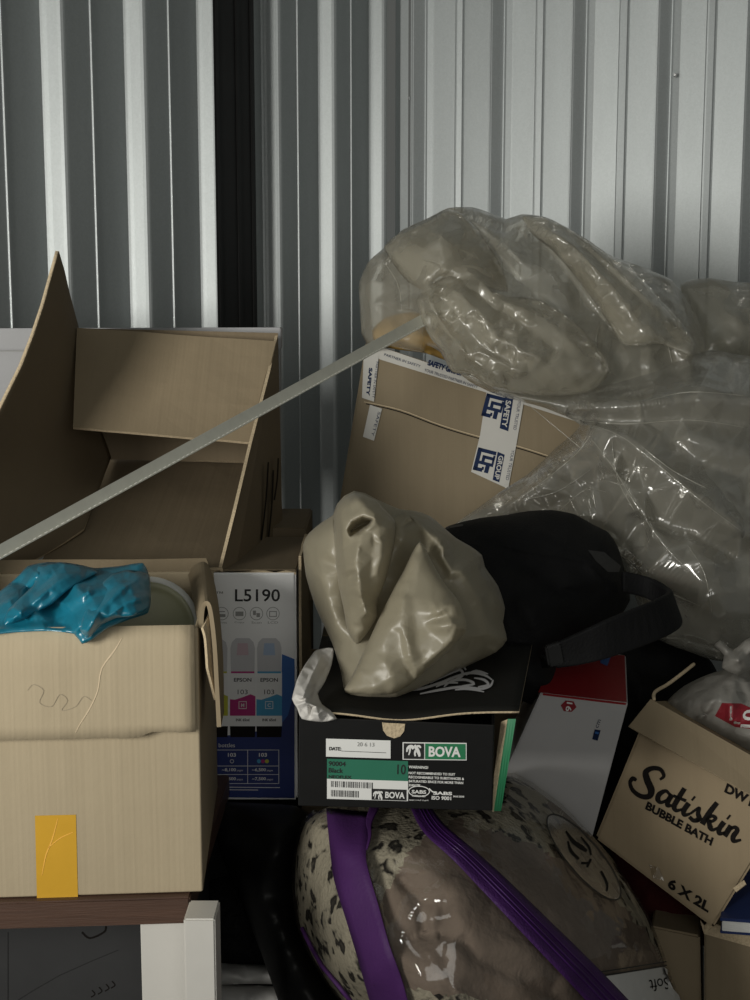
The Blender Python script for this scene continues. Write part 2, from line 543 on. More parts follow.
def leopard(name, base, dark, scale=40):
    m, nt, N, L = nodes(name)
    out = N.new('ShaderNodeOutputMaterial'); b = N.new('ShaderNodeBsdfPrincipled'); L.new(b.outputs[0], out.inputs[0])
    tc = N.new('ShaderNodeTexCoord')
    nz = N.new('ShaderNodeTexNoise'); nz.inputs['Scale'].default_value = scale * .8; nz.inputs['Detail'].default_value = 3; L.new(tc.outputs['Object'], nz.inputs['Vector'])
    mv = N.new('ShaderNodeMix'); mv.data_type = 'RGBA'; mv.inputs[0].default_value = .06; L.new(tc.outputs['Object'], mv.inputs[6]); L.new(nz.outputs['Color'], mv.inputs[7])
    vo = N.new('ShaderNodeTexVoronoi'); vo.feature = 'F1'; vo.inputs['Scale'].default_value = scale; L.new(mv.outputs[2], vo.inputs['Vector'])
    rp = N.new('ShaderNodeValToRGB'); L.new(vo.outputs['Distance'], rp.inputs[0])
    e = rp.color_ramp.elements; e[0].position = .0; e[0].color = (.8, .8, .8, 1); e[1].position = 1; e[1].color = (0, 0, 0, 1)
    for p, c in ((.12, .9), (.34, 1), (.42, .35), (.5, 0)):
        x = e.new(p); x.color = (c, c, c, 1)
    n3 = N.new('ShaderNodeTexNoise'); n3.inputs['Scale'].default_value = scale * .9; n3.inputs['Detail'].default_value = 2; L.new(tc.outputs['Object'], n3.inputs['Vector'])
    r3 = N.new('ShaderNodeValToRGB'); L.new(n3.outputs[0], r3.inputs[0]); r3.color_ramp.elements[0].position = .36; r3.color_ramp.elements[1].position = .46
    mu = N.new('ShaderNodeMath'); mu.operation = 'MULTIPLY'; L.new(rp.outputs[0], mu.inputs[0]); L.new(r3.outputs[0], mu.inputs[1])
    mx = N.new('ShaderNodeMix'); mx.data_type = 'RGBA'; mx.inputs[6].default_value = base; mx.inputs[7].default_value = dark
    L.new(mu.outputs[0], mx.inputs[0]); L.new(mx.outputs[2], b.inputs['Base Color'])
    b.inputs['Roughness'].default_value = .9; b.inputs['Specular IOR Level'].default_value = .1
    n4 = N.new('ShaderNodeTexNoise'); n4.inputs['Scale'].default_value = 160; n4.inputs['Detail'].default_value = 6; L.new(tc.outputs['Object'], n4.inputs['Vector'])
    bp = N.new('ShaderNodeBump'); bp.inputs['Strength'].default_value = .8; bp.inputs['Distance'].default_value = .006; L.new(n4.outputs[0], bp.inputs['Height']); L.new(bp.outputs[0], b.inputs['Normal'])
    return m
def steel(name, col, rough=.42, metal=.55):
    m, nt, N, L = nodes(name)
    out = N.new('ShaderNodeOutputMaterial'); b = N.new('ShaderNodeBsdfPrincipled'); L.new(b.outputs[0], out.inputs[0])
    tc = N.new('ShaderNodeTexCoord')
    vo = N.new('ShaderNodeTexVoronoi'); vo.inputs['Scale'].default_value = 260; L.new(tc.outputs['Object'], vo.inputs['Vector'])
    mp = N.new('ShaderNodeMapping'); mp.inputs['Scale'].default_value = (1, 1, .12); L.new(tc.outputs['Object'], mp.inputs[0])
    nz = N.new('ShaderNodeTexNoise'); nz.inputs['Scale'].default_value = 12; nz.inputs['Detail'].default_value = 6; L.new(mp.outputs[0], nz.inputs['Vector'])
    a = N.new('ShaderNodeMath'); a.operation = 'MULTIPLY_ADD'; a.inputs[1].default_value = .35; L.new(vo.outputs['Color'], a.inputs[0]); L.new(nz.outputs[0], a.inputs[2])
    mx = N.new('ShaderNodeMix'); mx.data_type = 'RGBA'; mx.inputs[6].default_value = tuple(c * .82 for c in col[:3]) + (1,); mx.inputs[7].default_value = tuple(min(1, c * 1.12) for c in col[:3]) + (1,)
    L.new(a.outputs[0], mx.inputs[0]); L.new(mx.outputs[2], b.inputs['Base Color'])
    b.inputs['Metallic'].default_value = metal; b.inputs['Roughness'].default_value = rough
    return m

M = {}
M['steel'] = steel('galvanised_steel', (.41, .435, .438, 1), .47, .42)
M['concrete'] = mat('concrete', (.10, .10, .095, 1), .85, bump=.3, bscale=40)
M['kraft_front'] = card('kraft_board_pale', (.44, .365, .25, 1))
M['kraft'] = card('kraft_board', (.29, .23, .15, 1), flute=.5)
M['kraft_brown_shade'] = card('kraft_board_brown_shade', (.195, .152, .098, 1), flute=.4)  # plain brown board; also carries the open carton's inner shade in its colour
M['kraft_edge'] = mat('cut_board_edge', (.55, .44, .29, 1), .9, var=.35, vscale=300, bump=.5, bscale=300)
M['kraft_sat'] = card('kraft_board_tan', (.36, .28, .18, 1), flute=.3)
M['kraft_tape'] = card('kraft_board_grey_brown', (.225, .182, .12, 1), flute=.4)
M['orange_tape'] = mat('orange_packing_tape', (.66, .37, .035, 1), .35, var=.1, bump=.15, bscale=20)
M['white_board'] = mat('white_painted_board', (.62, .60, .56, 1), .45, var=.04)
M['white_carton'] = mat('white_carton', (.55, .54, .52, 1), .6, var=.05)
M['shaded_carton'] = mat('shaded_carton', (.045, .045, .046, 1), .6, var=.1, spec=.2)  # near-black tone puts the under-table shade into a whitish carton's colour
M['brown_wood'] = mat('dark_brown_wood', (.085, .045, .03, 1), .5, var=.4, vscale=10, stretch=(1, 8, 30), bump=.15, bscale=30)
M['black'] = mat('black_ink', (.012, .012, .012, 1), .6, var=0)
M['black_card'] = mat('black_coated_card', (.008, .008, .008, 1), .55, var=.2, bump=.05, spec=.2)
M['black_lid'] = mat('black_matt_card', (.012, .0115, .010, 1), .7, var=.2, bump=.05, spec=.2)
M['black_cloth'] = mat('black_nylon', (.006, .006, .0065, 1), .75, var=.3, bump=.25, bscale=250, spec=.25)
M['black_strap'] = mat('black_webbing', (.006, .006, .0065, 1), .7, var=.3, bump=.3, bscale=300, spec=.2)
M['black_vinyl'] = mat('black_vinyl', (.006, .006, .006, 1), .5, var=.2, bump=.1, bscale=20, spec=.2)
M['black_plastic'] = mat('black_plastic', (.012, .012, .012, 1), .3, var=0)
M['shag'] = mat('black_shag', (.010, .010, .010, 1), .95, bump=1, bscale=120, spec=.1)
M['dark_panel'] = mat('dark_glossy_panel', (.012, .012, .012, 1), .35, var=.5, vscale=8, spec=.3)
M['white_ink'] = mat('white_ink', (.75, .75, .73, 1), .6, var=0)
M['print_white'] = mat('white_print', (.82, .82, .82, 1), .5, var=.02)
M['label_white'] = mat('white_label_paper', (.78, .78, .76, 1), .5, var=.03)
M['green'] = mat('green_print', (.028, .19, .085, 1), .45, var=.05, spec=.3)
M['green_label'] = mat('teal_green_label', (.030, .17, .105, 1), .5, var=.06, spec=.3)
M['date_grey'] = mat('grey_ink', (.30, .30, .29, 1), .7, var=0)
M['blue'] = mat('deep_blue_print', (.02, .035, .16, 1), .4, var=.1)
M['blue_mid'] = mat('blue_print', (.03, .12, .38, 1), .4, var=.1)
M['cyan_print'] = mat('cyan_print', (.06, .32, .55, 1), .4, var=.05)
M['magenta_print'] = mat('magenta_print', (.42, .02, .17, 1), .4, var=.05)
M['yellow_print'] = mat('yellow_print', (.50, .50, .05, 1), .4, var=.05)
M['bottle_grey'] = mat('printed_bottle_grey', (.55, .55, .57, 1), .4, var=.05)
M['bottle_pink'] = mat('printed_pale_pink', (.56, .42, .47, 1), .4, var=.05)
M['bottle_blue'] = mat('printed_pale_blue', (.36, .46, .62, 1), .4, var=.05)
M['bottle_label'] = mat('printed_bottle_white', (.80, .80, .80, 1), .4, var=.02)
M['navy_ink'] = mat('navy_ink', (.009, .02, .062, 1), .7, var=.1, spec=.2)
M['tape_white'] = mat('white_printed_tape', (.50, .49, .46, 1), .3, var=.05)
M['clear_tape'] = film('clear_packing_tape', (.45, .36, .25, 1), .25, .15, .5, .25, 40)
M['red'] = mat('red_print', (.28, .012, .016, 1), .4, var=.1)
M['red_ink'] = mat('red_ink', (.25, .015, .025, 1), .55, var=.05)
M['box_white'] = mat('white_coated_carton', (.50, .49, .49, 1), .45, var=.04)
M['ink_brown'] = mat('dark_box_ink', (.012, .010, .009, 1), .8, var=.1, spec=.1)
M['blue_bag'] = film('blue_plastic_film', (.012, .24, .36, 1), .95, .3, .4, .14, 40, .3)
M['beige_bag'] = film('beige_plastic_film', (.46, .415, .305, 1), .95, .40, .26, .20, 15, .45)
M['haze_bag'] = film('hazy_beige_film', (.62, .585, .48, 1), .40, .24, .42, .26, 16, .5)
M['clear_film'] = film('clear_plastic_film', (.66, .64, .56, 1), .40, .17, .50, .26, 9, .5)
M['white_bag'] = film('white_plastic_film', (.50, .48, .44, 1), .92, .35, .22, .25, 40, .4)
M['pvc'] = film('clear_vinyl_film', (.40, .38, .36, 1), .03, .06, .24, .26, 8, .3)
M['tissue'] = mat('white_tissue_paper', (.58, .56, .53, 1), .8, bump=.6, bscale=30, btype='v')
M['purple'] = mat('purple_webbing', (.062, .018, .10, 1), .6, var=.15, bump=.2, bscale=250, spec=.25)
M['purple_zip'] = mat('purple_zip_tape', (.052, .014, .095, 1), .5, var=.15, bump=.5, bscale=350, spec=.3)
M['purple_teeth'] = mat('dark_purple_zip', (.05, .012, .10, 1), .35, var=.2)
M['taupe'] = mat('taupe_plush', (.19, .15, .125, 1), .95, var=.25, vscale=12, bump=.7, bscale=70, spec=.1)
M['leopard'] = leopard('grey_spotted_plush', (.36, .33, .265, 1), (.006, .005, .005, 1), 38)
M['plate'] = mat('pale_green_enamel', (.42, .42, .27, 1), .35, var=.05)
M['plate_rim'] = mat('white_rim_enamel', (.62, .62, .58, 1), .3, var=.03)
M['foam'] = mat('yellow_foam', (.50, .31, .08, 1), .9, var=.25, vscale=12, bump=.5)
M['strip_metal'] = mat('galvanised_strip', (.50, .50, .44, 1), .42, metal=.2, var=.12, vscale=60)
M['strip_edge'] = mat('cut_metal_edge', (.9, .9, .85, 1), .4, metal=.0, var=.1, vscale=200)
M['book_blue'] = mat('navy_book_cover', (.015, .03, .11, 1), .4, var=.1)
M['paper'] = mat('book_paper', (.60, .60, .58, 1), .8, var=.3, vscale=80, stretch=(1, 1, 25))
M['maroon'] = mat('maroon_cloth', (.05, .010, .010, 1), .9, bump=.5, bscale=30, spec=.1)
M['grey_patch'] = mat('grey_reflective_fabric', (.035, .035, .035, 1), .6, var=.05)
M['screw'] = mat('screw_head', (.8, .8, .8, 1), .2, metal=.8, var=0)

# ------------------------------------------------------------------ the room: two corrugated steel walls meeting behind the pile
Z0 = 2.70
LW0 = Vector(((48 - 375) / F * Z0, Z0, 0)); LWd = Vector((65.4 / F * Z0, .075 * Z0, 0))
pL = LWd.length; eL = LWd.normalized(); nL = Vector((eL.y, -eL.x, 0))
ZC = Z0 * (1 + .075 * 5.35)
CORN = LW0 + LWd * 5.42
RWd = Vector((75 / F * ZC, -.0203 * ZC, 0)); pR = RWd.length; eR = RWd.normalized(); nR = Vector((eR.y, -eR.x, 0))
if nR.y > 0: nR = -nR
H = 2.7
def corrugated(name, origin, e, n, prof_fn, s0, s1, label=None):
    prof = prof_fn(s0, s1)
    V = []; Fc = []
    for (s, h) in prof:
        p = origin + e * s + n * h
        for z in (0, H): V.append((p.x, p.y, z))
    for i in range(len(prof) - 1):
        Fc.append((2 * i, 2 * i + 2, 2 * i + 3, 2 * i + 1))
    # backing so that the sheet has body
    m = len(V)
    for s in (prof[0][0], prof[-1][0]):
        p = origin + e * s - n * .03
        for z in (0, H): V.append((p.x, p.y, z))
    Fc.append((m, m + 1, m + 3, m + 2))
    Fc.append((0, 1, m + 1, m)); k = 2 * (len(prof) - 1); Fc.append((k, m + 2, m + 3, k + 1))
    me = newmesh(name, V, Fc, M['steel'])
    me.update()
    o = obj(name, me); tag(o, None, None, kind='structure')
    return o
def wallR_at(px, py, h):
    o = CORN + nR * h; d = ray(px, py); t = (o - CAM).dot(nR) / d.dot(nR); return CAM + d * t
def wallL_at(px, py, h):
    o = LW0 + nL * h; d = ray(px, py); t = (o - CAM).dot(nL) / d.dot(nL); return CAM + d * t
sL = [(wallL_at(px, 0, .0) - LW0).dot(eL) for px in (39, 317.5)]
pL = (sL[1] - sL[0]) / 4; offL = sL[0]
sR = [(wallR_at(px, 100, .02) - CORN).dot(eR) for px in (490, 656)]
pR = (sR[1] - sR[0]) / 2; offR = sR[0]
def prof(s0, s1, pitch, off, rel):
    out = []
    k = math.floor((s0 - off) / pitch) - 1
    while k * pitch + off < s1 + pitch:
        for (ds, h) in rel:
            s = k * pitch + off + ds
            if s0 <= s <= s1: out.append((s, h))
        k += 1
    return out
def profL(s0, s1):
    f = lambda d: .040 * (1 - (d - .03) / (pL - .03))
    rel = [(0, 0), (.003, .004), (.007, .012), (.016, .032), (.020, .0375), (.025, .040), (.030, .040)]
    rel += [(.112, f(.112)), (.1135, f(.1135) + .0035), (.118, f(.118) + .0035), (.121, f(.121)), (pL * .985, f(pL * .985))]
    return prof(s0, s1, pL, offL, rel)
def profR(s0, s1):
    q = pR / 80.0
    rel = [(0, .020), (1.0, .0235), (2.0, .0225), (11.5, .003), (12.5, .003), (14.2, .012), (15.2, .013), (20.5, .010), (22, .010),
           (43.5, .012), (44.6, .0175), (46, .018), (51, .0165), (52.3, .0125), (53.5, .0145), (78.5, .0195)]
    return prof(s0, s1, pR, offR, [(x * q, h) for x, h in rel])
wl = corrugated('wall_left', LW0, eL, nL, profL, -2.1, pL * 5.42)
wr = corrugated('wall_right', CORN, eR, nR, profR, 0, 2.6)
# corner angle strip
def cornerpts():
    a = CORN + eL * -.07 + nL * .046; b = CORN + nL * .03 + nR * .035; c = CORN + eR * .05 + nR * .034
    return a, b, c
a, b, c = cornerpts()
V = []
for p in (a, b, c):
    for z in (0, H): V.append((p.x, p.y, z))
tr = obj('trim_1', newmesh('trim_1', V, [(0, 2, 3, 1), (2, 4, 5, 3)], M['steel'])); tag(tr, None, None, kind='structure')
fl = obj('floor', aabox(-2.8, 2.4, -1.6, 4.2, -.05, 0, bevel=0, mat=M['concrete'], name='floor')); tag(fl, None, None, kind='structure')
ce = obj('ceiling', aabox(-2.8, 2.4, 1.0, 4.2, H, H + .05, bevel=0, mat=M['steel'], name='ceiling')); tag(ce, None, None, kind='structure')
# little screws in the right wall sheet
for (px, py) in ((408, 98), (675, 75)):
    p = wallR_at(px, py, .031)
    V = []; r = .005
    for j, (rr, hh) in enumerate(((r, -.006), (r, .002), (r * .6, .004))):
        for k in range(10):
            t = 2 * math.pi * k / 10
            V.append(p + eR * math.cos(t) * rr + Vector((0, 0, math.sin(t) * rr)) + nR * hh)
    Fc = [(j * 10 + k, j * 10 + (k + 1) % 10, (j + 1) * 10 + (k + 1) % 10, (j + 1) * 10 + k) for j in range(2) for k in range(10)] + [tuple(range(20, 30))]
    sc = obj('screw', newmesh('screw', V, Fc, M['screw']))
    tag(sc, 'small bright screw head in the steel wall above the left end of the plastic bags' if px < 500 else 'tiny screw head in the steel wall near the upper right corner', 'screw')

# dark narrow panel leaning upright against the left wall
t = []
for (px, hh) in ((214.5, .05), (253.5, .05)):
    t.append(wallL_at(px, 60, hh))
a, b = t
nn = nL
dp = thing('leaning_board', 'tall narrow black board standing upright against the ribbed steel wall', 'board', (a.x, a.y, 0))
c8 = [Vector((a.x, a.y, 2.5)), Vector((b.x, b.y, 2.5)), Vector((b.x, b.y, 0)), Vector((a.x, a.y, 0))]
c8 = c8 + [p - nn * .004 for p in c8]
obj('board', hexa(c8, .001, M['dark_panel'], 'board'), dp)
for f0, f1 in ((.02, .08), (.52, .60), (.90, .99)):
    p = a.lerp(b, f0); q = a.lerp(b, f1)
    c8 = [Vector((p.x, p.y, 2.5)) + nn * .004, Vector((q.x, q.y, 2.5)) + nn * .004, Vector((q.x, q.y, 0)) + nn * .004, Vector((p.x, p.y, 0)) + nn * .004]
    c8 = c8 + [v - nn * .004 for v in c8]
    obj('batten', hexa(c8, .0008, M['dark_panel'], 'batten'), dp)

# ------------------------------------------------------------------ LEFT CARTON on the table
yaw = math.radians(4)
ex = Vector((math.cos(yaw), math.sin(yaw), 0)); ey = Vector((-math.sin(yaw), math.cos(yaw), 0))
FR = W(203, 892, 1.47)                      # front bottom right corner
TOPZ = ZY(628, 1.47)
tz = FR.z                                   # table top height
hc = TOPZ - tz
wc, dc = .44, .35
lc = thing('cardboard_box', 'large pale cardboard box with an orange tape patch, standing on the brown table', 'box', FR - ex * wc / 2 + ey * dc / 2)
O = Vector((FR.x, FR.y, tz))
def fb(x0, x1, y0, y1, z0, z1, m, name, bevel=.0015): return obj(name, frame_box(O, ex, ey, x0, x1, y0, y1, z0, z1, bevel=bevel, mat=m, name=name), lc)
# walls and bottom: one tray
bm = bmesh.new()
def tray(o, ex, ey, x0, x1, y0, y1, z0, z1, t):
    """five-sided open box as one mesh"""
    def P(x, y, z): return o + ex * x + ey * y + Vector((0, 0, z))
    outer = [(x0, y0), (x1, y0), (x1, y1), (x0, y1)]; inner = [(x0 + t, y0 + t), (x1 - t, y0 + t), (x1 - t, y1 - t), (x0 + t, y1 - t)]
    V = [P(x, y, z0) for x, y in outer] + [P(x, y, z1) for x, y in outer] + [P(x, y, z0 + t) for x, y in inner] + [P(x, y, z1) for x, y in inner]
    Fc = [(3, 2, 1, 0), (8, 9, 10, 11)]
    for k in range(4):
        j = (k + 1) % 4
        Fc += [(k, j, 4 + j, 4 + k), (8 + k, 12 + k, 12 + j, 8 + j), (4 + k, 4 + j, 12 + j, 12 + k)]
    return V, Fc
V, Fc = tray(O, ex, ey, -wc, 0, 0, dc, 0, hc, .005)
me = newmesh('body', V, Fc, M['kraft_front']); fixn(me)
bd = obj('body', me, lc)
mod = bd.modifiers.new('bevel', 'BEVEL'); mod.width = .0035; mod.segments = 3; mod.limit_method = 'ANGLE'
# front flap folded down over the face
fh = .125
def LP(x, y, z): return O + ex * x + ey * y + Vector((0, 0, z))
pts = []
nx = 26
V = []; 
rows = [(0.0, hc + .004, .004), (0.25, hc - .02, -.004), (.6, hc - fh * .6, -.006), (1, hc - fh, -.009)]
bm = bmesh.new(); g = []
for j in range(9):
    tt = j / 8
    r_ = []
    for i in range(nx + 1):
        x = -wc + (wc - .004) * i / nx
        zz = hc + .004 - tt * (fh + .004)
        y = .003 - .007 * min(1, tt * 4) - .005 * tt + .0012 * noise.noise(Vector((x * 25, tt * 2, 3)))
        if j == 8: zz += .002 * noise.noise(Vector((x * 30, 0, 0))) + (.006 if i > nx - 4 else 0)
        r_.append(bm.verts.new(LP(x, y - .004, zz)))
    g.append(r_)
for j in range(8):
    for i in range(nx): bm.faces.new((g[j][i], g[j + 1][i], g[j + 1][i + 1], g[j][i + 1]))
me = bpy.data.meshes.new('front_flap'); bm.to_mesh(me); bm.free(); me.materials.append(M['kraft_front'])
me.polygons.foreach_set('use_smooth', [True] * len(me.polygons))
ff = obj('front_flap', me, lc); md = ff.modifiers.new('solid', 'SOLIDIFY'); md.thickness = .004; md.offset = 0
prf = Surf(ff, .0026, True)
# crease marks pressed into the flap
M['crease'] = mat('pressed_crease', (.66, .53, .36, 1), .7, var=.1)
poly_decal(prf, stroke_polys([(122, 638, .5), (115, 650, 1.3), (102, 668, 1.2), (98, 690, 1.0), (90, 708, 1.2), (80, 724, .9), (76, 732, .5)], 1, 3), M['crease'], 'crease', lc, 'pale wrinkle across the folded flap')
# orange tape
prb = Plane([LP(0, 0, 0), LP(-wc, 0, 0), LP(0, 0, hc)], .0006)
M['pencil'] = mat('faint_pencil', (.30, .25, .18, 1), .8, var=0)
poly_decal(prf, stroke_polys([(28, 690, .3), (34, 684, .5), (44, 690, .5), (40, 702, .5), (52, 706, .5), (60, 694, .5), (68, 700, .5), (62, 710, .5), (76, 706, .5), (84, 696, .5), (92, 700, .3)], 1, 4), M['pencil'], 'scribble', lc, 'faint pencil scribble on the folded flap')
poly_decal(prb, [[(35, 815.5), (76, 814.5), (78, 896.5), (37, 899)]], M['orange_tape'], 'tape', lc, 'orange packing tape patch on the box front')
poly_decal(prb, stroke_polys([(58, 818, .5), (52, 840, 1.3), (46, 855, 1.2), (42, 875, .5)], 1) + stroke_polys([(48, 848, .5), (60, 838, 1), (73, 832, .5)], 1), mat('tape_wrinkle', (.95, .52, .10, 1), .3, var=0), 'wrinkle', lc, 'raised wrinkle in the orange tape', extra=.0004)
# rear flap standing a little above the back wall
me = panel([LP(-wc, dc + .002, hc), LP(-.005, dc + .002, hc), LP(-.012, dc + .02, hc + .014), LP(-wc, dc + .02, hc + .016)], .004, M['kraft'], 'rear_flap', 3, .002, 5, M['kraft_edge'])
obj('rear_flap', me, lc)
obj('left_shade_flap', panel([LP(-wc, .005, hc), LP(-wc, dc - .01, hc), LP(-wc - .01, dc - .02, hc + .19), LP(-wc - .01, .015, hc + .19)], .004, M['kraft_front'], 'left_shade_flap', 2), lc)  # upright flap out of view, added to shade the open carton's floor
# torn right flap, rising then drooping over the side
A = [LP(.0, .03, hc), LP(.006, .03, hc + .020), LP(.016, .03, hc + .012), LP(.021, .02, hc - .05), LP(.025, .01, hc - .105)]
A = [W(201, 628, 1.475), W(203, 607, 1.49), W(209, 606, 1.49), W(214, 640, 1.475), W(217, 690, 1.47), W(219, 727, 1.468)]
B = [W(190, 575, 1.80), W(196, 566, 1.81), W(207, 566, 1.80), W(216, 600, 1.72), W(221, 655, 1.62), W(222, 712, 1.54)]
ribbon(A, B, .005, M['kraft'], 'side_flap', lc)
ribbon([W(202, 628, 1.472), W(205, 640, 1.47), W(207, 668, 1.468)], [W(210, 612, 1.50), W(213, 640, 1.49), W(215, 700, 1.485)], .003, M['kraft_edge'], 'torn_strip', lc)

# ------------------------------------------------------------------ TABLE
tb = thing('table', 'dark brown table top on white painted legs under the pale cardboard box', 'table', (-.5, 1.65, 0))
yf = 1.452
xr = W(189, 893, yf).x
tth = .034
c8 = [Vector((-.95, yf - .045, tz - .001)), Vector((xr, yf + .006, tz - .001)), Vector((xr, yf + .006, tz - tth)), Vector((-.95, yf - .045, tz - tth))]
c8 = c8 + [p + Vector((0, .42, 0)) for p in c8]
obj('table_top', hexa(c8, .002, M['brown_wood'], 'table_top'), tb)
x1 = W(214.5, 905, 1.40).x
obj('post', aabox(xr + .0005, x1, 1.402, 1.452, 0, tz - .0015, bevel=.002, mat=M['white_board'], name='post'), tb)
xa = W(140, 930, yf + .01).x
obj('leg', aabox(xa, xr - .002, yf + .012, yf + .05, 0, tz - tth, bevel=.0015, mat=M['white_board'], name='leg'), tb)
obj('leg', aabox(-.93, -.88, yf + .0, yf + .04, 0, tz - tth, bevel=.0015, mat=M['white_board'], name='leg'), tb)
# things under the table
ub = thing('storage_box', 'carton coloured dim grey for the shadow beneath the brown table', 'box', (-.6, 1.8, 0))
obj('body', aabox(-.72, -.25, 1.66, 1.86, 0, .60, bevel=.003, mat=M['shaded_carton'], name='body'), ub)
pu = Plane([(-.7, 1.66, 0), (0, 1.66, 0), (0, 1.66, .6)], .0005)
poly_decal(pu, stroke_polys([(8, 932), (8, 1003)], 1.0, 2) + stroke_polys([(18, 1000), (60, 975), (118, 950)], .8, 2), M['black'], 'seam', ub, 'thin dark seam lines')
for x_, y_ in ((92, 994), (99, 991), (106, 988), (112, 985)):
    poly_decal(pu, stroke_polys([(x_, y_ - 4), (x_ + 3, y_), (x_ - 1, y_ + 3)], 1.2, 3), M['ink_brown'], 'smudge', ub, 'faint dark smudge')
poly_decal(pu, stroke_polys([(82, 932), (90, 938), (104, 932), (106, 926)], 2, 4), M['ink_brown'], 'logo', ub, 'faint dark outline mark')

# ------------------------------------------------------------------ BLUE BAG and PLATE in the left carton
bb = thing('plastic_bag', 'crumpled turquoise blue plastic bag spilling over the pale cardboard box rim', 'plastic bag', W(75, 632, 1.55))
soft('body', [(-45, 600, 1.56), (-10, 597, 1.58), (14, 580, 1.60), (28, 566, 1.62), (48, 562, 1.62), (75, 564, 1.62), (95, 568, 1.6), (120, 566, 1.6), (143, 563, 1.6), (150, 578, 1.58), (151, 600, 1.55), (148, 613, 1.5),
                          (128, 620, 1.46), (108, 628, 1.44), (92, 640, 1.43), (82, 644, 1.43), (74, 634, 1.435), (50, 631, 1.44), (20, 632, 1.44), (-45, 636, 1.43)],
          [(0, 610, 1.48), (30, 605, 1.49), (50, 590, 1.53), (40, 575, 1.57), (75, 585, 1.51), (100, 600, 1.46), (120, 590, 1.5), (90, 620, 1.44), (135, 600, 1.49), (60, 612, 1.5), (40, 595, 1.56), (128, 578, 1.55)],
          M['blue_bag'], bb, T=.03, R=.008, d0=10, jit=.006, gap=12, it=1, sub=2, seed=3, dens=5,
          folds=(([(10, 600), (32, 580), (44, 568)], -.02), ([(26, 608), (40, 598), (62, 590), (70, 574)], .02), ([(66, 604), (92, 590), (130, 584)], -.015), ([(80, 626), (96, 608), (120, 600), (142, 598)], -.01), ([(0, 624), (30, 620), (62, 624)], .008)))
def bfold(O_, I_, sd, F_=()):
    soft('fold', O_, I_, M['blue_bag'], bb, T=.012, R=.008, d0=6, jit=.003, gap=9, it=1, sub=2, seed=sd, dens=4, folds=F_)
bfold([(38, 566, 1.585), (60, 562, 1.59), (86, 566, 1.58), (98, 572, 1.56), (84, 580, 1.53), (68, 590, 1.50), (52, 604, 1.485), (38, 612, 1.475), (22, 620, 1.46), (4, 626, 1.455), (8, 610, 1.47), (20, 598, 1.50), (34, 584, 1.54)],
      [(60, 575, 1.53), (40, 596, 1.49), (20, 612, 1.455)], 81, (([(80, 570), (56, 584), (34, 602), (14, 618)], -.010), ([(60, 566), (44, 584), (30, 598)], .008)))
bfold([(96, 590, 1.50), (112, 574, 1.54), (130, 570, 1.55), (148, 574, 1.55), (151, 590, 1.52), (149, 608, 1.47), (134, 616, 1.44), (116, 618, 1.435), (100, 626, 1.43), (88, 638, 1.42), (80, 630, 1.425), (84, 614, 1.44)],
      [(120, 585, 1.48), (138, 595, 1.46), (108, 605, 1.44), (92, 622, 1.415)], 82, (([(140, 578), (118, 592), (100, 610), (88, 630)], -.009), ([(148, 596), (128, 602), (108, 616)], -.008), ([(124, 576), (108, 592), (96, 606)], .008)))
# plate
pc = W(147, 630, 1.70)
ax = Vector((.12, -.93, .35)).normalized(); u = ax.cross(Vector((0, 0, 1))).normalized(); v = ax.cross(u)
def lathe(prof, c, ax, u, v, m, name, parent, seg=56):
    V = []; Fc = []
    for (r, h) in prof:
        for k in range(seg):
            t = 2 * math.pi * k / seg
            V.append(c + (u * math.cos(t) + v * math.sin(t)) * r + ax * h)
    for i in range(len(prof) - 1):
        for k in range(seg):
            Fc.append((i * seg + k, i * seg + (k + 1) % seg, (i + 1) * seg + (k + 1) % seg, (i + 1) * seg + k))
    me = newmesh(name, V, Fc, m, smooth=True); fixn(me)
    return obj(name, me, parent)
pt = thing('enamel_dish', 'round pale green dish with a white rim beside the blue plastic bag', 'dish', pc)
lathe([(0.001, .0), (.050, .0), (.056, .003), (.0635, .010), (.064, .008), (.057, .0), (.051, -.003), (.001, -.003)], pc, ax, u, v, M['plate'], 'basin', pt)
lathe([(.0635, .010), (.0705, .0125), (.071, .0105), (.064, .008)], pc, ax, u, v, M['plate_rim'], 'rim', pt)

# ------------------------------------------------------------------ STEEL STRIP lying across the boxes
rd = thing('metal_strip', 'long thin galvanised strip lying diagonally across the open box', 'strip', W(210, 432, 1.9))
def strip(a0, a1, b0, b1, t, m, name, lab=None):
    # a0,a1: upper edge ends; b0,b1 lower edge ends
    N = 60; V = []
    n = ((a1 - a0).cross(b0 - a0)).normalized()
    if n.dot(CAM - a0) < 0: n = -n
    for i in range(N + 1):
        f = i / N
        for p in (a0.lerp(a1, f), b0.lerp(b1, f)):
            V.append(p + n * t / 2)
        for p in (b0.lerp(b1, f), a0.lerp(a1, f)):
            V.append(p - n * t / 2)
    Fc = []
    for i in range(N):
        for k in range(4): Fc.append((i * 4 + k, i * 4 + (k + 1) % 4, i * 4 + 4 + (k + 1) % 4, i * 4 + 4 + k))
    Fc += [(0, 1, 2, 3), (N * 4, N * 4 + 3, N * 4 + 2, N * 4 + 1)]
    me = newmesh(name, V, Fc, m); fixn(me); o = obj(name, me, rd)
    if lab: o['label'] = lab
    return o
ya, yb = 1.56, 2.375
a0 = W(-50, 571.5, ya); a1 = W(427, 311.5, yb); b0 = W(-45, 583, ya); b1 = W(431, 321.5, yb)
strip(a0, a1, b0, b1, .002, M['strip_metal'], 'strip')
s0 = b0 + Vector((0, -.001, -.0003)); s1 = b1 + Vector((0, -.001, -.0003))
strip(b0.lerp(a0, .05), b1.lerp(a1, .05), b0 + Vector((0, -.012, -.001)), b1 + Vector((0, -.012, -.001)), .0012, M['strip_metal'], 'lip')
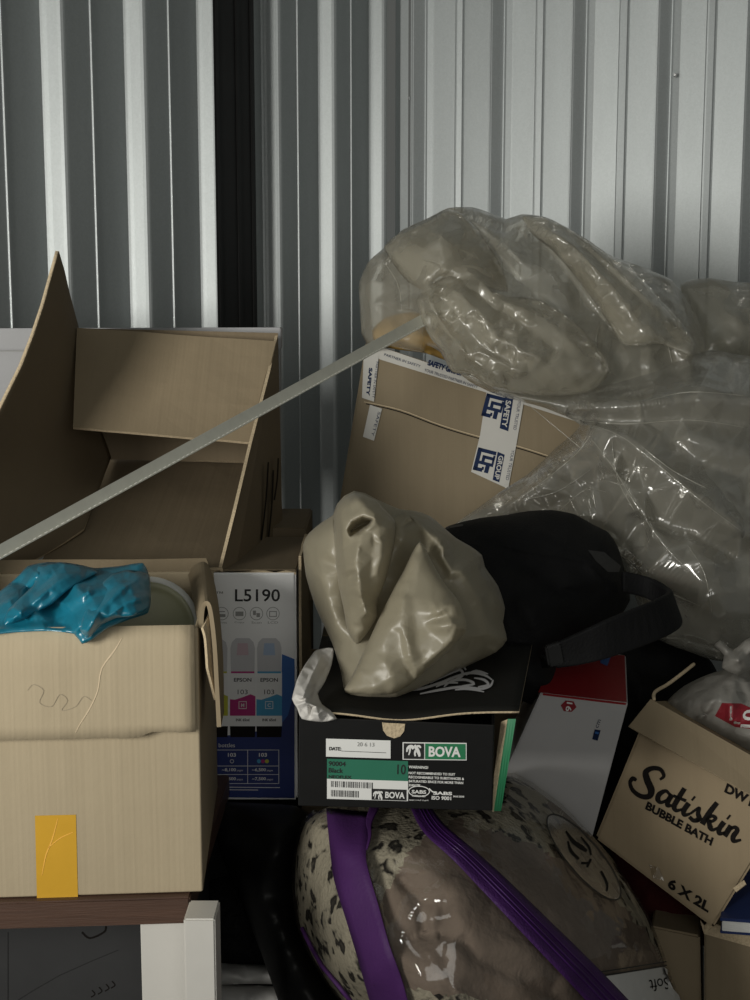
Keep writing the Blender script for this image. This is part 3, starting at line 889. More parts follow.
# bright nicks along the lower edge
V = []; Fc = []
bd_ = (s1 - s0)
for i in range(110):
    f = i / 110
    p = s0 + bd_ * f + Vector((0, -.003, 0)); q = s0 + bd_ * (f + .0045) + Vector((0, -.003, 0))
    k = len(V); V += [p + Vector((0, 0, .0018)), q + Vector((0, 0, .0018)), q + Vector((0, -.002, -.0006)), p + Vector((0, -.002, -.0006))]; Fc.append((k, k + 1, k + 2, k + 3))
o = obj('serration', newmesh('serration', V, Fc, M['strip_edge']), rd); o['label'] = 'bright pressed nicks along the lower edge'

# ------------------------------------------------------------------ OPEN BOX at the back left
KI_shade = M['kraft_brown_shade']; KE = M['kraft_edge']  # inner panels use a darker copy of the board as painted shade
fz = W(222, 565, 1.9).z
ob = thing('open_carton', 'big open brown carton with raised flaps in front of the ribbed wall', 'box', W(140, 500, 2.1))
BLt = W(76, 328, 2.30); BRt = W(278, 333, 2.33); BLb = W(104, 459, 2.30); BRb = W(268, 464, 2.33)
FLb = W(36, 572, 1.86); FRb = W(222, 567, 1.885)
obj('back_panel', panel([BLt, BRt, BRb, BLb], .005, KI_shade, 'back_panel', 4, .004, 2, KE), ob)
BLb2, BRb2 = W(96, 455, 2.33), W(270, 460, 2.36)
obj('bottom_panel', panel([BLb2, BRb2, FRb, FLb], .005, KI_shade, 'bottom_panel', 4, .003, 9, KE), ob)
# left side with its tall pointed flap: curved front edge
fe = [(57, 251, 2.04), (50, 276, 2.02), (42, 305, 1.99), (32, 335, 1.96), (20, 366, 1.93), (5, 396, 1.90), (-12, 430, 1.87), (-35, 470, 1.84), (-45, 500, 1.82), (-55, 545, 1.80), (-60, 600, 1.78)]
re_ = [(57.5, 252, 2.045), (63, 270, 2.10), (68, 292, 2.17), (77, 326, 2.30), (81, 352, 2.305), (86, 378, 2.305), (93, 400, 2.305), (101, 430, 2.305), (110, 458, 2.30), (98, 492, 2.14), (84, 530, 2.0), (66, 582, 1.86)]
V = []; nr = 12
bm = bmesh.new(); g = []
for (p, q) in zip(fe, re_):
    P_, Q_ = W(*p), W(*q)
    row = []
    for k in range(nr + 1):
        t_ = k / nr
        c = P_.lerp(Q_, t_) + Vector((.018 * math.sin(math.pi * t_) * (p[1] - 240) / 330, 0, 0))
        row.append(bm.verts.new(c))
    g.append(row)
for j in range(len(fe) - 1):
    for k in range(nr): bm.faces.new((g[j][k], g[j][k + 1], g[j + 1][k + 1], g[j + 1][k]))
bmesh.ops.subdivide_edges(bm, edges=list(bm.edges), cuts=1, use_grid_fill=True)
me = bpy.data.meshes.new('left_side'); bm.to_mesh(me); bm.free(); me.materials.append(KI_shade); me.materials.append(KE)
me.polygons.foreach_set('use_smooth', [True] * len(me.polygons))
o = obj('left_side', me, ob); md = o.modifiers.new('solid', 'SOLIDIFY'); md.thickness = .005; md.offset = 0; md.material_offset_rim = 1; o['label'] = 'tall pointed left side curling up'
# right side
RB = W(283, 552, 2.33)
obj('right_side', panel([W(278, 334, 2.335), W(270, 372, 2.22), W(252, 442, 2.06), W(236, 510, 1.95), FRb + Vector((0, 0, 0)), W(230, 600, 1.89), W(283, 550, 2.335)], .005, M['kraft_brown_shade'], 'right_side', 3, .0, 4, KE), ob)
# folded flap hanging inside the back, the lit copy of the carton's board
obj('folded_flap', panel([W(77, 328, 2.27), W(276, 341, 2.28), W(252, 442, 2.12), W(73, 427, 2.10)], .005, M['kraft'], 'folded_flap', 5, .004, 7, KE), ob)['label'] = 'lighter flap folded down inside the back'
pb = Plane([BLb, BRb, FRb], .003)
poly_decal(pb, [[(195, 459), (248, 460), (246, 464), (197, 463)]], M['kraft_edge'], 'staple_strip', ob, 'thin pale tab inside')
po = Plane([W(252, 442, 2.06), FRb, W(283, 550, 2.335)], .004)
for (x0, y0, x1_, y1_) in ((266, 462, 259, 540), (271, 470, 266, 540), (276, 458, 272, 500)):
    sp = stroke_polys([(x0, y0), ((x0 + x1_) / 2 + 1, (y0 + y1_) / 2), (x1_, y1_)], 1.6, 3)
    poly_decal(po, sp, M['ink_brown'], 'printed_mark', ob, 'dark printed mark on the outer side')

# white carton behind it
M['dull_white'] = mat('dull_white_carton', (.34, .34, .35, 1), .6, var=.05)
wb = thing('white_box', 'white carton standing behind the open brown carton', 'box', W(130, 400, 2.42))
q = [W(-25, 329, 2.38), W(280, 328, 2.40), W(280, 520, 2.40), W(-25, 520, 2.38)]
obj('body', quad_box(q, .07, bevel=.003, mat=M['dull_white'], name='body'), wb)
pw = Plane(q[:3], .0006)
poly_decal(pw, [[(-20, 350.5), (40, 350.5), (40, 351.6), (-20, 351.6)]], M['date_grey'], 'lid_seam', wb, 'grey seam under the lid')
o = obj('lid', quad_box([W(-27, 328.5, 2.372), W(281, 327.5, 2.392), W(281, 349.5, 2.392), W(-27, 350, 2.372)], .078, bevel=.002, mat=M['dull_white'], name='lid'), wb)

# carton that carries them (only its brown top corner shows)
sc = thing('cardboard_box', 'brown carton behind the printer box, only its top corner showing', 'box', (-.4, 2.4, 0))
zt = ZY(528, 2.24)
obj('body', aabox(-.50, W(306, 528, 2.24).x, 2.24, 2.48, 0, zt, bevel=.003, mat=M['kraft_brown_shade'], name='body'), sc)

# ------------------------------------------------------------------ PRINTER BOX
PY = 1.88
q = [W(120, 568, PY), W(296.5, 576.5, PY), W(296, 801, PY), W(120, 798, PY)]
zb = ZY(800, PY)
xL = W(60, 600, PY).x; xR = W(296, 600, PY).x; zT = ZY(573, PY)
pbx = thing('printer_box', 'white and blue printer carton showing two ink bottles, behind the pale cardboard box', 'box', ((xL + xR) / 2, PY + .15, zb))
obj('body', aabox(xL, xR, PY, PY + .30, zb, zT, bevel=.003, mat=M['print_white'], name='body'), pbx)
PP = Plane([(xL, PY, zb), (xR, PY, zb), (xR, PY, zT)], .0006)
# blue lower field, swoosh
sw = [(205, 736), (230, 734), (255, 730), (272, 722), (281, 700), (283, 668), (282, 656), (290, 657), (294.5, 658)]
poly_decal(PP, [[(200, 737), (230, 735), (258, 731), (274, 722), (282, 700), (283, 655), (294.6, 659), (294.6, 798), (200, 797)]], M['blue'], 'blue_field', pbx, 'deep blue printed lower field')
poly_decal(PP, [[(282, 654), (294.6, 659), (294.6, 690), (288, 715), (278, 728), (281, 700)]], M['blue_mid'], 'blue_swoosh', pbx, 'lighter blue printed swoosh', extra=.0003)
text(PP, 'L5190', (235, 601.5), (280, 601.5), 12.5, M['black'], pbx, label='large black model lettering', bold=.012)
text(PP, '™', (216, 593.5), (223, 593.5), 2, M['black'], pbx, label='small black letters')
for i, cx in enumerate((222, 239.5, 256.5, 273)):
    grp = ring(cx, 613.5, 6.6, 6.6, .6, n=24)
    if i == 0: grp += [[(cx - 3, 611), (cx + 3, 611), (cx + 3, 612), (cx - 3, 612)], [(cx - 3.5, 614), (cx + 3.5, 614), (cx + 3.5, 617), (cx - 3.5, 617)]]
    if i == 1: grp += [[(cx - 4, 611.5), (cx + 4, 611.5), (cx + 4, 616), (cx - 4, 616)]]
    if i == 2: grp += [[(cx - 3.5, 610.5), (cx - .5, 610.5), (cx - .5, 615), (cx - 3.5, 615)], [(cx, 613), (cx + 3.5, 613), (cx + 3.5, 617), (cx, 617)]]
    if i == 3: grp += [[(cx - 3.8, 611), (cx + 3.8, 611), (cx + 3.8, 611.8), (cx - 3.8, 611.8)], [(cx - 3.8, 616), (cx + 3.8, 616), (cx + 3.8, 616.8), (cx - 3.8, 616.8)], [(cx - 3.8, 611.8), (cx - 3, 611.8), (cx - 3, 616), (cx - 3.8, 616)], [(cx + 3, 611.8), (cx + 3.8, 611.8), (cx + 3.8, 616), (cx + 3, 616)]]
    poly_decal(PP, grp, M['date_grey'], 'icon', pbx, 'small round grey printed icon')
    text(PP, ('Print', 'Copy', 'Scan', 'LCD')[i], (cx - 5, 623.5), (cx + 5, 623.5), 2.2, M['date_grey'], pbx, label='tiny caption under the icon')
# bottles
def bottle(x0, x1, top, capm, bandm, letter, vis=True):
    cx = (x0 + x1) / 2
    cap = [(x0 + 1, 672), (x0 + .5, 648), (x0 + 2, 642), (x0 + 6, top), (x1 - 6, top), (x1 - 2, 642), (x1 - .5, 648), (x1 - 1, 672)]
    poly_decal(PP, [cap], M['bottle_grey'], 'cap', pbx, 'printed grey bottle cap', extra=.0004)
    poly_decal(PP, [[(cx - 5, 643), (cx + 5, 643), (cx + 6, 655), (cx - 6, 655)]], capm, 'cap_tint', pbx, 'faint coloured nozzle inside the cap', extra=.0006)
    BT = poly_decal(PP, [[(x0, 672), (x1, 672), (x1, 726), (x0, 726)]], M['bottle_label'], 'bottle_label', pbx, 'printed white bottle label', extra=.0004)
    poly_decal(PP, [[(x0 + 1, 671.2), (x1 - 1, 671.2), (x1 - 1, 673), (x0 + 1, 673)]], bandm, 'bottle_collar', pbx, 'thin coloured collar line', extra=.0006)
    poly_decal(PP, [[(x0, 699), (x0 + 5, 699.5), (cx, 697), (x1 - 5, 694), (x1, 696), (x1, 715.5), (x0, 715.5)]], bandm, 'colour_band', pbx, 'solid ink colour band', extra=.0006)
    poly_decal(PP, [[(x0, 726), (x1, 726), (x1 - .5, 737), (x0 + .5, 737)]], M['ink_brown'], 'bottle_base', pbx, 'dark printed bottle foot', extra=.0004)
    if letter:
        text(PP, 'EPSON', (x0 + 4, 681.5), (x1 - 4, 681.5), 3.8, M['black'], BT, label='small black maker lettering', bold=.02, extra=.0008)
        text(PP, '103', (cx - 5, 694), (cx + 5, 694), 4.6, M['black'], BT, label='small black number', extra=.0008)
        poly_decal(PP, [[(cx - 4, 701), (cx + 4, 701), (cx + 4, 701.6), (cx - 4, 701.6)], [(cx - 4, 708), (cx + 4, 708), (cx + 4, 708.6), (cx - 4, 708.6)], [(cx - 4, 701), (cx - 3.4, 701), (cx - 3.4, 708.6), (cx - 4, 708.6)], [(cx + 3.4, 701), (cx + 4, 701), (cx + 4, 708.6), (cx + 3.4, 708.6)]], M['label_white'], 'letter_frame', BT, 'small white square outline', extra=.0008)
        text(PP, letter, (cx - 1.6, 706.8), (cx + 1.6, 706.8), 3.6, M['label_white'], BT, label='small white letter', bold=.02, extra=.0008)
        text(PP, 'INK 65ml', (x0 + 6, 721), (x1 - 6, 721), 2.8, M['black'], BT, label='tiny black capacity line', bold=.03, extra=.0008)
bottle(203, 228, 639, M['bottle_grey'], M['yellow_print'], None)
bottle(230, 255.5, 638, M['bottle_pink'], M['magenta_print'], 'M')
bottle(256.5, 282, 638, M['bottle_blue'], M['cyan_print'], 'C')
text(PP, 'ink bottles', (210, 747), (235, 747), 4, M['label_white'], pbx, label='white caption above the table', extra=.0005)
L_ = []
for y in (749.5, 765.5, 774, 783): L_.append([(202, y), (279, y), (279, y + .5), (202, y + .5)])
for x in (216, 247.5, 278.6): L_.append([(x, 749.5), (x + .5, 749.5), (x + .5, 783.5), (x, 783.5)])
poly_decal(PP, L_, M['label_white'], 'table_grid', pbx, 'thin white printed grid', extra=.0005)
text(PP, '103', (228, 756.5), (236, 756.5), 3.8, M['label_white'], pbx, bold=.02, extra=.0006, label='white number in the grid')
text(PP, '103', (259, 756.5), (267, 756.5), 3.8, M['label_white'], pbx, bold=.02, extra=.0006, label='white number in the grid')
poly_decal(PP, ring(232, 761, 2, 2, .5, n=16), M['label_white'], 'ink_dot', pbx, 'white ring for black ink', extra=.0006)
for cx, mm in ((259, 'cyan_print'), (263, 'magenta_print'), (267, 'yellow_print')):
    poly_decal(PP, [ellipse(cx, 761, 2, 2, n=16)], M[mm], 'ink_dot', pbx, 'small coloured ink dot', extra=.0006)
for s_, x_, y_ in (('~8,100', 222, 771.5), ('~6,500', 252, 771.5), ('~4,500', 222, 780.5), ('~7,500', 252, 780.5)):
    text(PP, s_, (x_, y_), (x_ + 14, y_), 3.6, M['label_white'], pbx, label='white page count in the grid', bold=.02, extra=.0006)
    text(PP, 'pages', (x_ + 15, y_), (x_ + 21, y_), 1.8, M['label_white'], pbx, label='tiny white word in the grid', extra=.0006)
poly_decal(PP, [[(205, 786.5), (280, 787), (280, 787.6), (205, 787.1)], [(205, 789), (258, 789.4), (258, 790), (205, 789.6)]], M['label_white'], 'fine_print', pbx, 'tiny white fine print lines', extra=.0006)
obj('top_flap', aabox(xL, xR, PY + .006, PY + .30, zT, zT + .004, bevel=.001, mat=M['kraft_brown_shade'], name='top_flap'), pbx)['label'] = 'bare brown board on top'
# ragged torn brown upper edge
V = []; rr = random.Random(5)
pts = []
for i in range(24):
    x = xL + (xR - xL) * i / 23
    pts.append((x, zT + rr.uniform(-.0005, .004)))
poly = [Vector((x, PY + .004, z)) for x, z in pts] + [Vector((xR, PY + .004, zT - .004)), Vector((xL, PY + .004, zT - .004))]
obj('torn_edge', panel(poly, .003, M['kraft_edge'], 'torn_edge', 1), pbx)['label'] = 'ragged brown torn top edge'
# black suitcase carrying it
su = thing('suitcase', 'dark suitcase standing in shadow beneath the white and blue printer carton', 'suitcase', (-.28, 2.05, 0))
obj('shell', aabox(xL + .02, xR - .005, PY + .06, PY + .28, .02, zb - .001, bevel=.03, mat=M['black_vinyl'], name='shell', seg=4), su)
for sx in (xL + .07, xR - .03): 
    obj('foot', aabox(sx - .015, sx + .015, PY + .12, PY + .2, 0, .03, bevel=.004, mat=M['black_plastic'], name='foot'), su)

# ------------------------------------------------------------------ black bag and shaggy rug in the lower left dark
bk = soft('black_holdall', [(216, 804, 1.80), (250, 803, 1.80), (296, 806, 1.78), (312, 822, 1.76), (300, 870, 1.74), (298, 915, 1.72), (312, 955, 1.70), (345, 1000, 1.66), (368, 1060, 1.62), (300, 1060, 1.62), (278, 1000, 1.68), (258, 945, 1.74), (236, 890, 1.78), (218, 845, 1.80)],
          [(250, 850, 1.74), (275, 850, 1.68), (262, 890, 1.70), (280, 930, 1.64), (300, 980, 1.60), (320, 1020, 1.58)], M['black_vinyl'], T=.10, R=.04, d0=24, jit=.002, gap=16, it=6, seed=5)
tag(bk, 'smooth black bag bulging between the table leg and the purple trimmed bedding bag', 'bag')
# support for it: the bag continues down
sg = soft('shaggy_rug', [(205, 885, 1.92), (225, 876, 1.92), (250, 885, 1.9), (266, 920, 1.9), (278, 962, 1.9), (250, 968, 1.88), (205, 966, 1.88)], [(235, 920, 1.86), (220, 945, 1.86), (250, 945, 1.86)], M['shag'], T=.10, R=.03, d0=18, jit=.006, gap=6, it=1, seed=6)
tag(sg, 'rolled black shaggy rug in the dark beside the white table leg', 'rug')
gp = thing('folded_blanket', 'folded pale grey cloth at the bottom edge beside the white table leg', 'blanket', W(250, 1040, 1.85))
for (y0, y1, dY) in ((963, 984, .0), (984, 1012, -.012), (1012, 1045, -.02)):
    o = soft('fold', [(203, y0, 1.86 + dY), (240, y0 + 1, 1.86 + dY), (300, y0 + 3, 1.86 + dY), (320, y0 + 10, 1.86 + dY), (320, y1, 1.83 + dY), (250, y1, 1.83 + dY), (203, y1, 1.83 + dY)], [(240, (y0 + y1) / 2, 1.82 + dY), (280, (y0 + y1) / 2, 1.82 + dY)],
         M['white_carton'], gp, T=.1, R=.02, d0=9, jit=.001, gap=8, it=3, seed=int(y0))

# ------------------------------------------------------------------ SHOE BOX
SY = 1.50
fq = [W(299, 717, SY), W(494, 725, SY + .01), W(492, 811, SY + .01), W(298, 806, SY)]
fq = planar(fq)
sb = thing('shoe_box', 'black shoe carton with a green and white label, under the beige plastic bag', 'box', (W(395, 808, SY + .15)))
n = (fq[1] - fq[0]).cross(fq[3] - fq[0]).normalized(); n = n if n.y > 0 else -n
dirb = Vector((.10, .995, 0)).normalized()
dl = .32
# front wall, side walls, bottom, back wall: one tray with slight wobble
tk = .003
def inw(p, k): return p + dirb * k
F0, F1, F2, F3 = fq
B0, B1, B2, B3 = [p + dirb * dl for p in fq]
exx = (F1 - F0).normalized()
V = [F3, F2, B2, B3, F0, F1, B1, B0,
     F3 + exx * tk + dirb * tk + Vector((0, 0, tk)), F2 - exx * tk + dirb * tk + Vector((0, 0, tk)), B2 - exx * tk - dirb * tk + Vector((0, 0, tk)), B3 + exx * tk - dirb * tk + Vector((0, 0, tk)),
     F0 + exx * tk + dirb * tk, F1 - exx * tk + dirb * tk, B1 - exx * tk - dirb * tk, B0 + exx * tk - dirb * tk]
Fc = [(3, 2, 1, 0), (8, 9, 10, 11)]
for k in range(4):
    j = (k + 1) % 4
    Fc += [(k, j, 4 + j, 4 + k), (8 + k, 12 + k, 12 + j, 8 + j), (4 + k, 4 + j, 12 + j, 12 + k)]
me = newmesh('body', V, Fc, M['black_card']); fixn(me)
o = obj('body', me, sb); md = o.modifiers.new('bevel', 'BEVEL'); md.width = .0012; md.segments = 2; md.limit_method = 'ANGLE'
# lid: hinged black panel lying over the top with an exposed card edge
LF0 = W(303, 716, SY + .004); LF1 = W(519, 716, SY + .02); LB1 = W(532, 648, SY + .34); LB0 = W(322, 640, SY + .34)
lidp = []
bm = bmesh.new(); g = []
for j in range(13):
    row = []
    for i in range(25):
        u_ = i / 24; v_ = j / 12
        p = LF0.lerp(LF1, u_).lerp(LB0.lerp(LB1, u_), v_)
        sag = -.010 * math.exp(-((u_ - .45) / .22) ** 2) * math.exp(-v_ * 3)
        p = p + Vector((0, 0, sag + .0035))
        row.append(bm.verts.new(p))
    g.append(row)
for j in range(12):
    for i in range(24): bm.faces.new((g[j][i], g[j][i + 1], g[j + 1][i + 1], g[j + 1][i]))
me = bpy.data.meshes.new('lid'); bm.to_mesh(me); bm.free(); me.materials.append(M['black_lid']); me.materials.append(M['kraft_edge'])
me.polygons.foreach_set('use_smooth', [True] * len(me.polygons))
ld = obj('lid', me, sb); md = ld.modifiers.new('solid', 'SOLIDIFY'); md.thickness = .0025; md.offset = 1; md.material_offset_rim = 1
pl = Surf(ld, .0042, True)
# white line drawing of an animal's head on the lid
dr = []
for s_ in ([(398, 694), (420, 692), (440, 686), (455, 680), (470, 676), (484, 678), (492, 683)], [(420, 697), (440, 693), (462, 690), (480, 692), (490, 689), (493, 683)], [(430, 686), (446, 678), (460, 673), (462, 679), (452, 684)],
           [(444, 690), (452, 684), (466, 683), (474, 687), (462, 689)], [(474, 681), (484, 683), (488, 688), (478, 690)], [(414, 690), (424, 684), (436, 682)], [(436, 690), (446, 686), (458, 686)], [(455, 693), (468, 692), (484, 695)], [(452, 671), (462, 669), (466, 673)], [(370, 697), (380, 698), (392, 697)], [(466, 678), (476, 674), (488, 677)]):
    dr += stroke_polys([(x, y, (1.2 if i_ in (0, len(s_) - 1) else 2.6)) for i_, (x, y) in enumerate(s_)], 1.3, 4)
poly_decal(pl, dr, M['bottle_grey'], 'animal_drawing', sb, 'white line drawing printed on the lid')
# thumb notch showing card
SP = Plane(fq[:3], .0008)
poly_decal(SP, [[(382, 722), (386, 722.5), (400, 723.2), (405, 723.5), (404, 731), (400, 736), (394, 738), (387, 735.5), (383, 730)]], M['kraft_edge'], 'thumb_notch', sb, 'bare card thumb notch', extra=.0006)
# green edge on the right side
rp_ = [W(508, 719, SY + .03), W(516, 719, SY + .025), W(501, 811, SY + .02), W(494, 811, SY + .013)]
obj('side_strip', panel(rp_, .002, M['green'], 'side_strip', 2), sb)['label'] = 'green edge of the right side'
obj('side_core', panel([W(501, 722, SY + .04), W(508, 719, SY + .032), W(495, 811, SY + .015), W(492.5, 812, SY + .012), W(494, 775, SY + .02)], .002, M['kraft_edge'], 'side_core', 1), sb)['label'] = 'torn bare card inside the right side'
def rect(x0, y0, x1_, y1_, sl=.040):
    f = lambda x, y: (x, y + (x - 330) * sl)
    return [f(x0, y0), f(x1_, y0), f(x1_, y1_), f(x0, y1_)]
def TX(s_, x0, x1_, yb, h, m, extra=.0008, bold=.0, lab=None, shear=0, par=None):
    return text(SP, s_, (x0, yb + (x0 - 330) * .036), (x1_, yb + (x1_ - 330) * .036), h, M[m], par or sb, label=lab, bold=bold, extra=extra, shear=shear)
DL = poly_decal(SP, [rect(326, 738.5, 390.5, 756.5, .03)], M['label_white'], 'date_label', sb, 'white date label')
TX('DATE:', 329, 341, 750, 3.6, 'black', lab='black date heading', bold=.03, par=DL)
poly_decal(SP, [rect(341.5, 750, 386, 750.5)], M['black'], 'date_line', DL, 'black rule on the date label', extra=.0005)
TX('20 6 13', 357, 374, 744.8, 4, 'date_grey', lab='grey stamped date', par=DL)
GL = poly_decal(SP, [rect(327, 758.5, 408, 778.5, .03)], M['green_label'], 'green_label', sb, 'green size label', extra=.0003)
BL_ = poly_decal(SP, [rect(327, 778.5, 408, 798.5, .03)], M['label_white'], 'barcode_label', sb, 'white barcode label', extra=.0003)
TX('90004', 328.5, 345.5, 765.5, 4.8, 'black', bold=.02, lab='black article number', par=GL)
TX('Black', 328.5, 343, 772.2, 4.8, 'black', bold=.02, lab='black colour word', par=GL)
TX('NEOFLEX', 328.5, 351.5, 777.8, 3.2, 'black', bold=.03, lab='black style name', par=GL)
TX('10', 397, 405.5, 771.5, 10, 'black', bold=.01, lab='large black size number', par=GL)
rr = random.Random(2); bars = []
x = 331
while x < 372:
    w_ = rr.choice((.5, .8, 1.2)); bars.append(rect(x, 780.5, x + w_, 786.5)); x += w_ + rr.choice((.5, .9, 1.2))
x = 331
while x < 358:
    w_ = rr.choice((.5, .8, 1.0)); bars.append(rect(x, 789.5, x + w_, 796)); x += w_ + rr.choice((.5, .8))
poly_decal(SP, bars, M['black'], 'barcode', BL_, 'black barcode bars', extra=.0006)
poly_decal(SP, [rect(371.5, 787, 406.5, 798, .03)], M['black'], 'brand_plate', BL_, 'small black maker plate', extra=.0006)
TX('BOVA', 385, 404.5, 795.5, 6.4, 'label_white', extra=.001, bold=.03, lab='white maker lettering', par=BL_)
def beast(x0, y0, x1_, y1_, m, extra, par):
    # small abstract animal-and-man figure made of strokes
    def q(x, y): 
        xx = x0 + (x1_ - x0) * x; return (xx, y0 + (y1_ - y0) * y + (xx - 330) * .036)
    s_ = (x1_ - x0) / 10
    st = []
    for pts in (((.12, .45, 1.0), (.25, .30, 1.8), (.40, .28, 2.0), (.50, .40, 1.6)), ((.14, .45, 1), (.12, .62, .8)), ((.30, .35, 1.0), (.28, .60, .8), (.22, .82, .6)),
                ((.55, .15, .8), (.62, .32, 1.8), (.70, .50, 2.0), (.78, .72, 1.6), (.80, .90, 1)), ((.66, .25, 1.2), (.80, .22, 1.2), (.86, .34, .8)), ((.60, .50, 1.2), (.55, .70, 1.0), (.58, .88, .8))):
        st += stroke_polys([(q(a_, b_)[0], q(a_, b_)[1], w_ * s_) for a_, b_, w_ in pts], 1, 3)
    poly_decal(SP, st, M[m], 'emblem', par, 'white animal emblem', extra=extra)
beast(372, 787, 384, 798.5, 'label_white', .001, BL_)
LL = poly_decal(SP, [rect(402.5, 741, 466.5, 758.5, .012)], M['label_white'], 'logo_border', sb, 'white border round the maker logo', extra=.0002)
poly_decal(SP, [rect(403.6, 742, 424, 757.6, .012)], M['black'], 'emblem_plate', LL, 'black emblem square', extra=.0006)
poly_decal(SP, [rect(425, 742, 465.5, 757.6, .012)], M['green'], 'logo_plate', LL, 'green logo plate', extra=.0006)
text(SP, 'BOVA', (428.5, 756.3), (460.5, 756.8), 10.5, M['label_white'], LL, label='white maker lettering', bold=.035, extra=.001)
beast(404.5, 739, 423, 754.5, 'label_white', .001, LL)
TX('WARNING!', 408.5, 428, 765, 2.8, 'label_white', bold=.03, lab='small white warning heading')
for i, s_ in enumerate(('NOT RECOMMENDED TO SUIT', 'RECOGNISABLE TO SUBSTANCES &', 'SATURATED SINCE FOR MORE THAN', '30 MINUTES')):
    TX(s_, 408.5, (455, 464, 463, 420)[i], 770.8 + i * 4.1, 2.5, 'label_white', bold=.03, lab='small white warning line')
cxe, cye = 419, 788
poly_decal(SP, ring(cxe, cye + 3, 10.8, 5.6, .9, .03), M['label_white'], 'approval_mark', sb, 'white oval approval mark', extra=.0004)
TX('SABS', 411.5, 426, 790, 3.6, 'label_white', bold=.03, lab='white letters in the oval')
TX('APPROVED', 412, 425.5, 793.2, 1.8, 'label_white', bold=.03, lab='tiny white letters in the oval')
TX('approved mark', 409, 428.5, 797.6, 2, 'label_white', lab='tiny white line under the oval')
TX('SABS', 433, 452, 790.5, 3.4, 'label_white', bold=.04, lab='white certification letters')
TX('ISO 9001', 431.5, 451, 795.5, 3.8, 'label_white', bold=.03, lab='white certification number')
TX('SANS 20345', 453, 464, 792.3, 1.8, 'label_white', bold=.03, lab='tiny white standard number')
poly_decal(SP, stroke_polys([(429, 788), (432, 791), (437, 793)], 1.2, 3), M['label_white'], 'tick', sb, 'small white tick', extra=.0006)
# tissue paper sticking out at the left
ts = soft('tissue_paper', [(316, 650, 1.66), (333, 648, 1.66), (332, 664, 1.64), (325, 682, 1.58), (318, 694, 1.55), (322, 704, 1.53), (330, 710, 1.51), (337, 719, 1.495), (322, 722, 1.49), (302, 719, 1.49), (297, 708, 1.49), (292, 699, 1.50), (297, 680, 1.53), (303, 668, 1.57), (308, 660, 1.62)],
          [(312, 686, 1.53), (320, 666, 1.59), (306, 700, 1.49), (318, 712, 1.48), (303, 690, 1.51), (312, 704, 1.50)], M['tissue'], T=.006, R=.003, d0=5, jit=.004, gap=6, it=0, sub=2, seed=9, dens=4,
          folds=(([(322, 655), (312, 675), (303, 697)], -.010), ([(326, 668), (314, 690), (310, 716)], .008), ([(305, 702), (320, 708), (333, 718)], -.006)))
tag(ts, 'crumpled white tissue paper poking out of the black shoe carton', 'paper')

# ------------------------------------------------------------------ BEIGE BAG on the shoe box
def lidY(y): return .456 * F / (y - 322) - .05
bg = thing('plastic_bag', 'folded beige plastic bag lying on top of the black shoe carton', 'plastic bag', W(410, 690, 1.62))
OL = [(303, 545, 1.70), (309, 533, 1.70), (322, 522, 1.70), (333, 515, 1.69), (337, 504, 1.69), (344, 496, 1.69), (354, 491, 1.69), (365, 493, 1.70), (376, 499, 1.72), (399, 509, 1.74), (415, 511, 1.76), (430, 516, 1.76), (456, 538, 1.76), (470, 546, 1.76), (482, 555, 1.76), (485, 567, 1.76), (498, 586, 1.76),
      (505, 608, 1.76), (503, 622, 1.74), (507, 640, 1.72), (496, 652, 1.69), (482, 659, lidY(659)), (465, 667, lidY(667)), (450, 673, lidY(673)), (432, 682, lidY(682)), (412, 691, lidY(691)), (396, 697, lidY(697)), (375, 697, lidY(697)), (358, 696, lidY(696)), (345, 692, lidY(692)), (341, 672, 1.60), (332, 643, 1.64), (316, 608, 1.67), (306, 576, 1.69)]
IN = [(330, 540, 1.65), (350, 520, 1.66), (372, 525, 1.665), (350, 560, 1.645), (325, 575, 1.64), (335, 600, 1.63), (355, 640, 1.61), (350, 660, 1.59), (368, 610, 1.68), (385, 580, 1.69),
      (398, 540, 1.70), (385, 600, 1.67), (415, 525, 1.68), (440, 540, 1.655), (465, 570, 1.65), (480, 600, 1.655), (488, 630, 1.66), (465, 650, 1.61), (450, 570, 1.625), (470, 610, 1.625), (425, 545, 1.66), (440, 620, 1.60), (400, 650, 1.57), (370, 670, 1.56)]
soft('body', OL, IN, M['beige_bag'], bg, T=.12, R=.03, d0=20, jit=.0035, gap=14, it=1, sub=2, seed=11, dens=6,
     folds=(([(405, 513), (432, 532), (468, 560), (484, 580)], -.014), ([(412, 520), (425, 545), (445, 575), (470, 605), (480, 640)], .012), ([(425, 530), (455, 560), (480, 600)], -.008), ([(304, 560), (322, 580), (338, 625)], -.008)))
